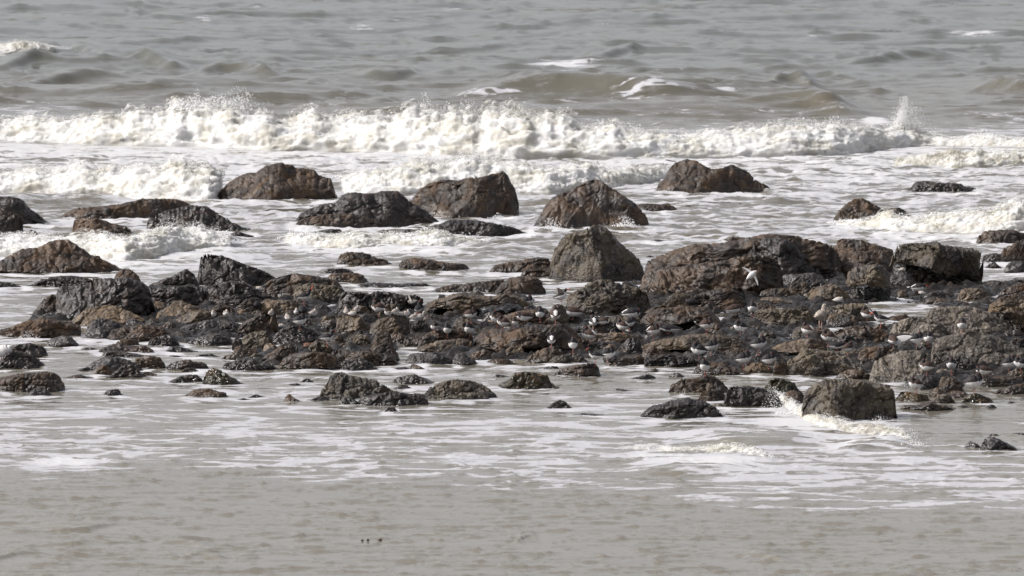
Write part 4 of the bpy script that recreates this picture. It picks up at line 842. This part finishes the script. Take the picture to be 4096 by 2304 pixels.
    zb_ = np.interp(V[:, 0], *(lambda o: (Xt[o], Zb[o] if 'b' in opt else 0 * Zb[o]))(np.argsort(Xt)))
    for it in range(3):
        qx, qy = proj(V)
        nb_ = max(10, nu // 2)
        bi = np.clip(((qx - x0) / (x1 - x0) * nb_).astype(int), 0, nb_ - 1)
        mn = np.full(nb_, 1e9); np.minimum.at(mn, bi, qy)
        mz = np.full(nb_, -1e9); np.maximum.at(mz, bi, V[:, 2])
        xcb = x0 + (np.arange(nb_) + .5) / nb_ * (x1 - x0)
        ok = mn < 1e8
        dl = np.where(ok, mn - np.interp(xcb, px, pyt), 0)
        dl = np.convolve(np.pad(dl, 1, mode='edge'), [.2, .6, .2], 'valid')
        sh = np.interp(qx, xcb, dl) * s
        tz = np.interp(qx, xcb[ok], mz[ok])
        wgt = np.clip((V[:, 2] - zb_) / np.maximum(tz - zb_, .03), 0, 1)
        V[:, 2] += sh * wgt
    VG = V.reshape(nu, nv, 3); VG[:2] = VG[2].mean(0); VG[-2:] = VG[-3].mean(0); V = VG.reshape(-1, 3)
    f = grid_faces(nu, nv, True)
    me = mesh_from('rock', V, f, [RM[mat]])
    return me, W
def nm(W, label):
    if 'ledge' in label.split(' with')[0][:40] or 'shelf' in label[:40]: return 'rock_ledge', 'ledge'
    if 'slab' in label[:30]: return 'rock_slab', 'slab'
    return ('boulder', 'boulder') if W > 0.95 else ('rock', 'rock')
for i, line in enumerate([l for l in ROCKS.strip().split('\n') if l]):
    fs = line.split('|')
    mat, yb, pts, label = fs[0], float(fs[1]), [tuple(float(c) for c in q.split(',')) for q in fs[2].split()], fs[3]
    opt = dict(q.split('=') for q in fs[4].split(',')) if len(fs) > 4 and fs[4] else {}
    me, W = rock_mesh(mat, yb, pts, opt, i + 11)
    name, cat = nm(W, label)
    me.name = name
    grp = 'rocks standing in the surf' if yb < 1000 else ('rocks awash in the shallows' if yb > 1476 else 'boulders of the exposed reef')
    link(name, me, label=label, category=cat, group=grp)

# loose stones wedged between the boulders of the reef
rsf = np.random.RandomState(21); placed = []
k = 0
bpy.context.view_layer.update()
dg = bpy.context.evaluated_depsgraph_get()
for attempt in range(9000):
    if k >= 85: break
    x = rsf.uniform(300, 4080); f_ = np.interp(x, [300,690,930,1110,1590,1700,2050,2420,2780,3090,3560,4080],[1360,1370,1420,1455,1440,1400,1430,1440,1455,1480,1500,1510])
    b_ = np.interp(x, [300,600,1150,1700,2190,2400,3000,3500,4080],[1300,1260,1240,1270,1270,1290,1240,1330,1350])
    y = rsf.uniform(b_, f_)
    w = rsf.uniform(34, 75) if k > 85 else rsf.uniform(60, 135); h = w * rsf.uniform(.35, .6)
    seen = 0
    for ddx, ddy in ((0, -h * .5), (-w * .3, -h * .25), (w * .3, -h * .25), (0, 0)):
        a_, dy_, dz_ = ray(x + ddx, y + ddy)
        ok_, lo_, nr_, ix_, ob_, _m = SC.ray_cast(dg, Vector((0, 0, H)), Vector((float(a_), float(dy_), float(dz_))).normalized())
        seen += int(ok_ and ob_.name.startswith('reef_bed'))
    if seen < (3 if w < 75 else 2) or any(abs(x - c[0]) < (w + c[2]) * .42 and abs(y - c[1]) < (h + c[3]) * .5 for c in placed): continue
    placed.append((x, y, w, h))
    p = [(x - w/2, y), (x - w*.38, y - h*rsf.uniform(.5,.8)), (x - w*.1, y - h), (x + w*.22, y - h*rsf.uniform(.7,1)), (x + w*.42, y - h*.45), (x + w/2, y)]
    mt = rsf.choice(['B', 'T', 'D', 'G', 'R', 'C'])
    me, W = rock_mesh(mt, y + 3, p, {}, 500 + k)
    me.name = 'stone'
    link('stone', me, label='small loose stone wedged in a gap between the reef boulders', category='stone', group='loose stones between the reef boulders')
    k += 1
# ------------------------------------------------------------------ birds
def tube(path, seg=18, caps=True):
    """path: (x, z, ry, rz) rings, local frame tilted along the path; one continuous closed surface"""
    P = np.array(path, float); n = len(P)
    t = np.gradient(P[:, :2], axis=0); t /= np.maximum(np.linalg.norm(t, axis=1)[:, None], 1e-6)
    th = 2 * math.pi * np.arange(seg) / seg
    V = np.zeros((n, seg, 3))
    for i in range(n):
        nx_, nz_ = -t[i, 1], t[i, 0]
        V[i, :, 0] = P[i, 0] + nx_ * P[i, 3] * np.sin(th)
        V[i, :, 2] = P[i, 1] + nz_ * P[i, 3] * np.sin(th)
        V[i, :, 1] = P[i, 2] * np.cos(th)
    return V.reshape(-1, 3), grid_faces(n, seg, True), n
def interp_path(path, m=34):
    P = np.array(path, float); k = np.linspace(0, len(P) - 1, m)
    j = np.clip(k.astype(int), 0, len(P) - 2); f = k - j; f = f * f * (3 - 2 * f) * 0.5 + f * 0.5
    return P[j] * (1 - f)[:, None] + P[j + 1] * f[:, None]
# body outlines (x forward, z up from the belly-foot line); radius across, radius up
SHAPES = {
 'tucked': [(-.165,.115,.002,.002),(-.15,.115,.022,.012),(-.10,.122,.062,.058),(-.04,.130,.092,.096),(.03,.138,.098,.104),(.075,.160,.080,.085),(.082,.205,.052,.055),(.072,.245,.040,.042),(.065,.268,.034,.030),(.06,.285,.012,.008),(.06,.288,.001,.001)],
 'hunched': [(-.19,.10,.002,.002),(-.17,.10,.022,.012),(-.11,.105,.06,.050),(-.03,.112,.086,.082),(.05,.12,.09,.09),(.11,.14,.07,.068),(.135,.165,.045,.045),(.15,.172,.03,.03),(.165,.172,.004,.004)],
 'upright': [(-.19,.105,.002,.002),(-.17,.105,.022,.012),(-.11,.108,.055,.045),(-.03,.112,.080,.075),(.04,.122,.085,.082),(.09,.15,.062,.058),(.108,.20,.036,.036),(.118,.24,.033,.034),(.145,.258,.034,.032),(.168,.255,.018,.016),(.175,.254,.003,.003)],
 'flat': [(-.22,.075,.002,.002),(-.19,.075,.022,.012),(-.12,.075,.055,.040),(-.03,.078,.082,.060),(.06,.085,.082,.062),(.12,.10,.055,.048),(.15,.125,.038,.036),(.17,.13,.030,.028),(.185,.13,.003,.003)],
}
def part(name, V, F_, m, parent, smooth=True):
    return link(name, mesh_from(name, V, F_, [m], smooth), parent)
def stick(p0, p1, r0, r1, seg=6):
    p0, p1 = np.array(p0, float), np.array(p1, float)
    d = p1 - p0; d /= np.linalg.norm(d)
    a = np.cross(d, [0.3, 1, 0.1]); a /= np.linalg.norm(a); b = np.cross(d, a)
    th = 2 * math.pi * np.arange(seg) / seg; rows = []
    for t, r in ((0, 1e-4), (0, r0), (1, r1), (1, 1e-4)):
        rows.append((p0 + (p1 - p0) * t) + r * (np.cos(th)[:, None] * a + np.sin(th)[:, None] * b))
    return np.concatenate(rows), grid_faces(4, seg, True)
def wing_shell(path, side, back=M_BROWNP):
    """folded wing lying on the flank: a thin curved leaf"""
    nu, nv = 12, 7; V = np.zeros((nu, nv, 3))
    P = np.array(path)
    for i in range(nu):
        t = i / (nu - 1); x = -0.20 + 0.26 * t
        zc = np.interp(x, P[:6, 0], P[:6, 1]); ry = max(np.interp(x, P[:6, 0], P[:6, 2]), .014); rz = max(np.interp(x, P[:6, 0], P[:6, 3]), .012)
        sp = math.sin(math.pi * (0.08 + 0.86 * t)) ** 0.6
        for j in range(nv):
            a = math.radians(-8 + 62 * j / (nv - 1) * sp)
            V[i, j] = (x, side * (ry + .006) * math.cos(a), zc + (rz + .006) * math.sin(a))
    return V.reshape(-1, 3), grid_faces(nu, nv)
def bird_proto(name, shape, cols, legs, leg_len, leg_mat, bill=None, belly=0.0, patch=None, scale=1.0, wing=True, bill_dir=0.0):
    """cols: (back material, belly material, head material)"""
    root = bpy.data.objects.new(name, None); SC.collection.objects.link(root)
    path = interp_path(SHAPES[shape]); V, Fc, n = tube(path)
    V[:, 2] += leg_len - 0.03
    path2 = path.copy(); path2[:, 1] += leg_len - 0.03
    ctr = V[Fc].mean(1)
    ring = np.repeat(np.arange(n - 1), 18)
    zc = path2[ring, 1]; rz = path2[ring, 3]
    head = ring > n * 0.66
    mi = np.where(head, 2, np.where(ctr[:, 2] < zc + (belly - .06) * rz, 1, 0))
    mi = np.where((ring > n * 0.58) & (ctr[:, 2] > zc - .4 * rz), 2, mi)
    if patch == 'rump': mi = np.where((ctr[:, 0] < -.045) & (ctr[:, 0] > -.15) & (ctr[:, 2] > zc + .35 * rz) & (np.abs(ctr[:, 1]) < .026 + .1 * (-ctr[:, 0] - .045)), 1, mi)
    b = link('body', mesh_from('body', V * scale, Fc, list(cols), True, mi), root)
    if wing:
        for sd_ in (-1, 1):
            wv, wf = wing_shell(path2, sd_)
            w = link('wing', mesh_from('wing', wv * scale, wf, [cols[0], M_WHITE], True,
                [1 if (patch != 'none' and i % 6 == 0 and 2 < i // 6 < 9) else 0 for i in range(len(wf))]), root)
            m_ = w.modifiers.new('thick', 'SOLIDIFY'); m_.thickness = 0.004 * scale
    for k in range(legs):
        yy = 0.022 * (1 if k else -1) if legs == 2 else 0.0
        lv, lf = stick((0.01, yy, leg_len + .03), (0.0, yy, 0.004), .0072, .0055)
        fv, ff = stick((0, yy, .004), (.045, yy, .003), .006, .003)
        f2, _ = stick((0, yy, .004), (.03, yy + .025, .003), .005, .003)
        f3, _ = stick((0, yy, .004), (.03, yy - .025, .003), .005, .003)
        A = np.concatenate([lv, fv, f2, f3]); Bf = np.concatenate([lf, ff + len(lv), ff + 2 * len(lv), ff + 3 * len(lv)])
        part('leg', A * scale, Bf, leg_mat, root)
    hx, hz = path2[-4, 0], path2[-4, 1]
    if bill:
        L, m_ = bill
        bv, bf = stick((path2[-5, 0], 0, path2[-5, 1]), (path2[-1, 0] + L * math.cos(bill_dir), 0, path2[-1, 1] + L * math.sin(bill_dir)), .009, .004)
        part('bill', bv * scale, bf, m_, root)
    for sd_ in (-1, 1):
        k_ = -6 if shape != 'tucked' else -9
        ev, ef = stick((path2[k_, 0], sd_ * (path2[k_, 2] - .003), path2[k_, 1] + .006), (path2[k_, 0], sd_ * (path2[k_, 2] + .003), path2[k_, 1] + .006), .006, .005)
        part('eye', ev * scale, ef, M_ORANGE if cols[2] is M_BLACK else M_BLACK, root)
    return root
def spread_wing(span, chord, up, sweep, seg=9, tw=0.0):
    nu, nv = 10, seg * 2; V = np.zeros((nu, nv, 3)); th = 2 * math.pi * np.arange(nv) / nv
    for i in range(nu):
        t = i / (nu - 1); c = chord * (1 - t) ** 0.6 * (0.9 + 0.3 * math.sin(t * 3)) + .004
        y = span * t * math.cos(up); z = span * t * math.sin(up) * (1 - .15 * t); x = -sweep * t * t * span
        V[i, :, 0] = x + np.cos(th) * c / 2 * math.cos(tw); V[i, :, 1] = y; V[i, :, 2] = z + np.sin(th) * c * 0.05 * math.cos(tw) + np.cos(th) * c / 2 * math.sin(tw); V[i, :, 0] += np.sin(th) * c * 0.05 * math.sin(tw)
    return V.reshape(-1, 3), grid_faces(nu, nv, True)
def add_wings(root, span, chord, up, mat, sweep=.25, at_=(0.02, 0, .14), tip=None, only=None, tw=0.0):
    for sd_ in ((-1, 1) if only is None else (only,)):
        V, f = spread_wing(span, chord, up[0 if sd_ < 0 else 1], sweep, tw=tw); V[:, 1] *= sd_
        V = V + np.array(at_)
        mi = (np.arange(len(f)) // 18 >= 6).astype(int) if tip else None
        link('wing', mesh_from('wing', V, f, [mat] + ([tip] if tip else []), True, mi), root)
def copy_tree(o):
    c = o.copy(); SC.collection.objects.link(c)
    for ch in o.children:
        d = ch.copy(); SC.collection.objects.link(d); d.parent = c
    return c
OYS = (M_BLACK, M_WHITE, M_BLACK); OYB = (M_BROWNP, M_WHITE, M_BLACK)
WAD = (M_GREYP, M_WHITE, M_PALEP); GUL = (M_GULL, M_PALEP, M_GULL)
KINDS = {
 'a':  ('oystercatcher', 'tucked', OYS, 1, .10, M_PINK, None, 0.0, None, 1.0),
 'A':  ('oystercatcher', 'tucked', OYB, 1, .10, M_PINK, None, -.05, None, 1.0),
 'r':  ('oystercatcher', 'tucked', OYS, 1, .10, M_PINK, None, 0.0, 'rump', 1.0),
 'R':  ('oystercatcher', 'tucked', OYB, 1, .10, M_PINK, None, 0.0, 'rump', 1.0),
 's':  ('oystercatcher', 'hunched', OYB, 1, .045, M_PINK, None, -.05, None, 1.0),
 'S':  ('oystercatcher', 'hunched', OYS, 2, .045, M_PINK, None, -.05, 'rump', 1.0),
 'u':  ('oystercatcher', 'upright', OYS, 2, .12, M_PINK, (.075, M_ORANGE), -.05, None, 1.0),
 'l':  ('oystercatcher', 'flat', OYS, 2, .035, M_PINK, None, -.1, None, 1.15),
 'd':  ('oystercatcher', 'hunched', (M_BLACK, M_BLACK, M_BLACK), 2, .05, M_DARKLEG, None, 0, 'none', 1.0),
 'w':  ('small_wader', 'tucked', WAD, 1, .05, M_DARKLEG, (.02, M_DARKLEG), .1, 'none', .62),
 'v':  ('small_wader', 'hunched', (M_PALEP, M_WHITE, M_PALEP), 2, .04, M_DARKLEG, (.03, M_DARKLEG), .35, 'none', .62),
 'y':  ('small_wader', 'upright', WAD, 2, .07, M_DARKLEG, (.035, M_DARKLEG), .1, 'none', .6),
 'g':  ('young_gull', 'upright', GUL, 2, .155, M_GULLLEG, (.035, M_DARKLEG), -.5, 'none', 1.32),
 'W':  ('gull', 'hunched', (M_WHITE, M_WHITE, M_WHITE), 2, .05, M_GULLLEG, (.03, M_ORANGE), .5, 'none', 1.25),
}
# kind, x, y of the feet (photo pixels), heading in degrees (0 = facing right, 90 = away, 180 = left), scale, label
BIRDS = """
w|856|1270|250|1|pale grey wader, left one of two sitting apart below the dark rugged block
w|903|1268|300|1|pale grey wader, right one of two sitting apart below the dark rugged block
v|1039|1158|200|.9|pale wader at the left foot of the smooth brown dome
d|1027|1236|80|.85|dark hunched oystercatcher in a hollow, right of the two separate grey waders
w|1084|1262|60|1|pale grey wader on the tan streaked rock
w|1151|1284|120|1|grey wader just left of a round black and white bird
w|1186|1262|270|1|pale grey wader in front of a very dark bird
d|1209|1264|90|1.1|very dark upright bird behind a pale grey wader
a|1197|1316|0|1|round black and white oystercatcher asleep on the big black sloping boulder
u|1215|1222|10|1.05|white-bellied oystercatcher with its red bill pointing up, by the shell-crusted rock|bill=1.35
w|1253|1268|30|1.05|grey wader right of the bird whose red bill points up
v|1129|1312|200|.8|tiny pale wader sitting low above the tan barnacled rock
u|1307|1386|0|1|oystercatcher on two pink legs, facing right, leftmost one standing tall|bill=tuck
w|1385|1260|100|1|left one of three grey waders on the tan and grey boulder
v|1408|1262|0|.95|middle one of three grey waders on the tan and grey boulder
w|1427|1252|60|1|right and highest one of three grey waders on the tan and grey boulder
A|1515|1264|180|1.1|brown-backed oystercatcher under the black mussel-clad ledge, left of the wader row
y|1553|1262|200|1|grey wader at the left end of the row on the tan angular boulder
w|1581|1260|30|1.05|second grey wader from the left in the row on the tan angular boulder
v|1601|1262|0|.8|low pale wader half hidden in the row on the tan angular boulder
w|1624|1270|0|1|third large grey wader in the row, near its middle
w|1654|1272|20|1.05|pale wader next to last in the row on the tan angular boulder
y|1681|1280|0|1.1|pale wader at the right end of the row, below a red bill
u|1672|1268|80|.95|black oystercatcher with a bright red bill behind the right end of the wader row|bill=.5
S|1738|1322|280|1|oystercatcher with white breast and back patch, left of the long tan sloping slab
r|1790|1350|260|.95|small white-bellied oystercatcher standing just above the long tan sloping slab
r|1878|1352|250|1.05|one-legged oystercatcher with a bold white back stripe, left of centre
A|1880|1290|0|1|brown-backed oystercatcher directly behind the one with the bold white back stripe
A|1990|1296|200|1.08|greyish round oystercatcher, left one of the group in front of the long tan boulder
A|2015|1322|190|.95|brown oystercatcher in front of the greyish round one
R|2057|1320|270|.85|oystercatcher sitting low with a white spot, above the widest boulder's left half
s|2099|1290|200|1.15|brown humped oystercatcher below the one perched at the end of the tan boulder
a|2106|1238|0|1|oystercatcher perched at the right end of the long tan boulder
r|2160|1276|270|1.02|upright oystercatcher seen from behind with a white streak, beside the channel
R|2222|1298|90|1.1|brown oystercatcher standing with a white wing mark, above the widest boulder
s|2292|1276|180|1.35|large brown-backed oystercatcher facing left below the mussel-covered boulder
r|2206|1386|90|.95|one-legged oystercatcher with a white neck spot, on the angular two-faced rock
r|2292|1412|270|1|one-legged oystercatcher with a jagged white back streak, on the crusted low rock
R|2358|1376|150|1.15|grey-backed oystercatcher with a long white wing edge, above the pair at the water
r|2374|1318|100|1|white-breasted oystercatcher with a red bill tip, left in front of the mussels
s|2408|1300|0|.85|oystercatcher half hidden behind the white-breasted one
u|2384|1448|180|1|left one of the pair at the water's edge, with a glowing red bill|bill=tuck
a|2430|1448|0|1.1|right one of the pair at the water's edge, white flank to the right
S|2522|1278|0|1.3|oystercatcher with a white tail patch on pink legs, in front of the mussel-covered boulder
R|2492|1338|160|1|brown oystercatcher with white belly, lower left one of two near the shelly rock
a|2516|1316|20|.9|oystercatcher behind and right of the brown one near the shelly rock
R|2612|1356|0|1|brown-backed oystercatcher with a white eye-like spot, left of the bird lying down
l|2678|1320|180|1.15|long low oystercatcher lying down facing left under the wide brown boulder
A|2824|1334|0|1.05|brown-backed oystercatcher under the right end of the wide brown boulder
d|2768|1228|180|.9|dark oystercatcher in a hollow below the layered slab
s|2932|1262|20|1.2|slate-dark oystercatcher leaning forward, left of one with a white breast
r|3008|1266|270|1.05|oystercatcher showing a white breast at the left end of the thin tan ledge
a|2963|1344|200|1.05|black oystercatcher facing left, above the dark end of the long tan boulder
a|2796|1440|180|1.12|brown-grey oystercatcher facing left, front one of two overlapping at the black ledge
a|2842|1422|0|1.05|oystercatcher facing right, rear one of two overlapping at the black ledge
r|2820|1502|250|1|oystercatcher alone on the crest of the boulder in the shallows
a|3031|1418|0|1.2|oystercatcher facing right with a white wing edge, above the pale tan rock
a|2971|1476|0|1.15|oystercatcher with orange legs facing right on the brown shelf
a|3072|1468|0|1.02|grey-backed oystercatcher facing right on the pale tan rock
g|3281|1318|60|1.05|mottled pale young gull standing tall with its back turned
v|3352|1212|0|1.15|little white wader above the young gull, at the foot of the tan rounded boulder
S|3672|1172|0|1.1|oystercatcher with a bright red bill pointing right, under the square block|bill=-.5
v|3609|1086|0|.8|small grey wader in the dark gap under the left of the square block
v|3688|1180|180|.8|small pale wader at the feet of the red-billed bird under the square block
R|3468|1286|150|1|brown oystercatcher on a thin leg at the left end of the still pool
u|3524|1312|180|1.05|oystercatcher with an orange bill pointing down left, at the front of the still pool|bill=-.6
R|3231|1354|150|1|brown oystercatcher left of and below the young gull
A|3314|1384|180|1.05|round brown-grey oystercatcher standing over two others on the whaleback
l|3344|1398|0|1|low brown oystercatcher facing right, middle one of three on the whaleback
A|3390|1424|30|.9|small brown oystercatcher, lowest and rightmost of three on the whaleback
s|3572|1384|100|1.1|brown oystercatcher flapping its spread white wing|flap=1
a|3664|1392|0|1.05|oystercatcher facing right, directly right of the spread white wing
r|3712|1384|280|.95|white-breasted oystercatcher at the left foot of the huge pebble-studded boulder
R|3847|1334|270|1|rusty brown bird on top of the huge pebble-studded boulder
A|3708|1502|170|1|brown oystercatcher on one long leg at the right end of the striped slab
r|3806|1496|260|1.05|oystercatcher with a zigzag white back patch against the pebble-studded boulder
s|3936|1506|190|1.05|rusty brown oystercatcher, head low, in front of the pebble-studded boulder
a|4034|1492|0|1.1|dark oystercatcher with a white wing bar near the right edge
a|4084|1478|180|1|oystercatcher cut by the right edge of the picture
a|3894|1576|0|1.25|oystercatcher facing right on the weedy rock in the right-hand shallows
R|3664|1566|200|1|oystercatcher with a white shoulder in the water right of the big square boulder
W|4|1440|0|1.15|bright white gull cut by the left edge beside the dark whalebacks
"""
bpy.context.view_layer.update()
dg = bpy.context.evaluated_depsgraph_get()
def find_ground(x, y):
    best = None
    for k in range(0, 44, 3):
        for yy in ((y + k),):
            a, dy, dz = ray(x, yy)
            d = Vector((float(a), float(dy), float(dz))).normalized()
            ok, loc, nrm, idx, ob, _ = SC.ray_cast(dg, Vector((0, 0, H)), d)
            if ok and ob.name.split('.')[0] not in ('sea', 'breaking_wave', 'sea_spray'):
                if nrm.z < 0: nrm = -nrm
                if nrm.z > 0.45: return loc
                if best is None: best = loc
        if best is not None and k >= 15: break
    return best
hits = []
for line in BIRDS.strip().split('\n'):
    f = line.split('|'); loc = find_ground(float(f[1]), float(f[2]))
    if loc is None:
        gx, gy = at_z(float(f[1]), float(f[2])); loc = Vector((float(gx), float(gy), 0.0))
    hits.append(loc)
protos = {}
for line, loc in zip(BIRDS.strip().split('\n'), hits):
    f = line.split('|'); kd, yaw, scl, label = f[0], float(f[3]), float(f[4]), f[5]
    opt = f[6] if len(f) > 6 else ''
    key = kd + opt
    K = KINDS[kd]
    if key not in protos:
        bill, bd = K[6], 0.0
        if opt.startswith('bill='):
            if opt == 'bill=tuck': bill, bd = (.03, M_ORANGE), -.4
            else: bill, bd = (.085, M_ORANGE), float(opt[5:])
        if kd == 'W': bill = None
        p = bird_proto(K[0], K[1], K[2], K[3], K[4], K[5], bill, K[7], K[8], K[9], bill_dir=bd)
        if opt == 'flap=1': add_wings(p, .36, .17, (.35, 1.5), M_WHITE, .1, (0, -.03, .09), None, only=-1, tw=1.25)
        protos[key] = p; o = p
    else: o = copy_tree(protos[key])
    o.location = (loc.x, loc.y - 0.02, loc.z - 0.008)
    o.rotation_euler = (0, 0, math.radians(yaw)); o.scale = (scl,) * 3
    o['label'] = label; o['category'] = {'oystercatcher': 'bird', 'small_wader': 'bird', 'young_gull': 'gull', 'gull': 'gull'}[K[0]]
    o['group'] = {'oystercatcher': 'oystercatchers resting on the reef', 'small_wader': 'small waders roosting on the rocks', 'young_gull': 'gulls by the reef', 'gull': 'gulls by the reef'}[K[0]]
# birds in the air
def flyer(x, y, Yd, yaw, pitch, roll, scl, up, span, label, cols=(M_PALEP, M_WHITE, M_PALEP), wm=M_WHITE, tip=None, bill=(.03, M_DARKLEG), nm_='small_wader', chord=.085, kind='flat'):
    p = bird_proto(nm_, kind, cols, 2, .04, M_DARKLEG if nm_ == 'small_wader' else M_PINK, bill, .3, 'none', 1.0, wing=False)
    add_wings(p, span, chord, up, wm, .3, (0.03, 0, .10), tip)
    Xw, Zw = at_Y(x, y, Yd)
    p.location = (float(Xw), Yd, float(Zw)); p.rotation_euler = (roll, pitch, yaw); p.scale = (scl,) * 3
    p['label'] = label; p['category'] = 'bird'; p['group'] = 'birds in flight over the reef'
Yr = float(at_z(0, 1180)[1])
flyer(3004, 1102, Yr - 3.0, math.radians(25), math.radians(-35), math.radians(70), .8, (.15, -.1), .36, 'white bird flying with both pointed wings spread in front of the black rounded rock', cols=(M_WHITE, M_WHITE, M_PALEP))
flyer(1651, 1216, float(at_z(0, 1290)[1]), math.radians(215), 0.2, 0, .62, (.75, .75), .38, 'pale wader landing with raised V-shaped wings above the wader row', wm=M_PALEP)
flyer(2244, 1208, float(at_z(0, 1262)[1]), math.radians(10), -0.1, 0, 1.0, (1.25, 1.15), .30, 'oystercatcher with orange bill flapping raised grey-white wings at the channel', (M_BLACK, M_WHITE, M_BLACK), M_GREYP, None, (.07, M_ORANGE), 'oystercatcher', .17, 'upright')

# scraps of seaweed drifting in the near water
for i, (x, y, r, lab) in enumerate([(1519, 2162, .030, 'largest dark red scrap of seaweed floating in the calm near water'), (1471, 2163, .017, 'tiny middle scrap of dark seaweed left of the largest one'), (1450, 2164, .022, 'leftmost ragged scrap of dark seaweed floating in the near water')]):
    gx, gy = at_z(x, y)
    n = 14; th = 2 * math.pi * np.arange(n) / n; rows = []; r *= .8
    for t, z_ in ((0.05, .012), (.6, .014), (1, .004), (.6, -.01), (.05, -.012)):
        rr = r * t * (1 + .45 * np.sin(th * 3 + i * 2) + .25 * np.sin(th * 5 + i))
        rows.append(np.stack([np.cos(th) * rr * 1.2, np.sin(th) * rr, 0 * th + z_ * (1 + .3 * np.sin(th * 2 + i))], 1))
    o = link('seaweed_scrap', mesh_from('seaweed_scrap', np.concatenate(rows), grid_faces(5, n, True), [M_WEED]), label=lab, category='seaweed', group='scraps of seaweed on the water')
    a_, dy_, dz_ = ray(x, y)
    ok_, lo_, _n, _i, _o, _m = SC.ray_cast(dg, Vector((0, 0, H)), Vector((float(a_), float(dy_), float(dz_))).normalized())
    o.location = (lo_.x, lo_.y, lo_.z + 0.012) if ok_ else (float(gx), float(gy), 0.05)
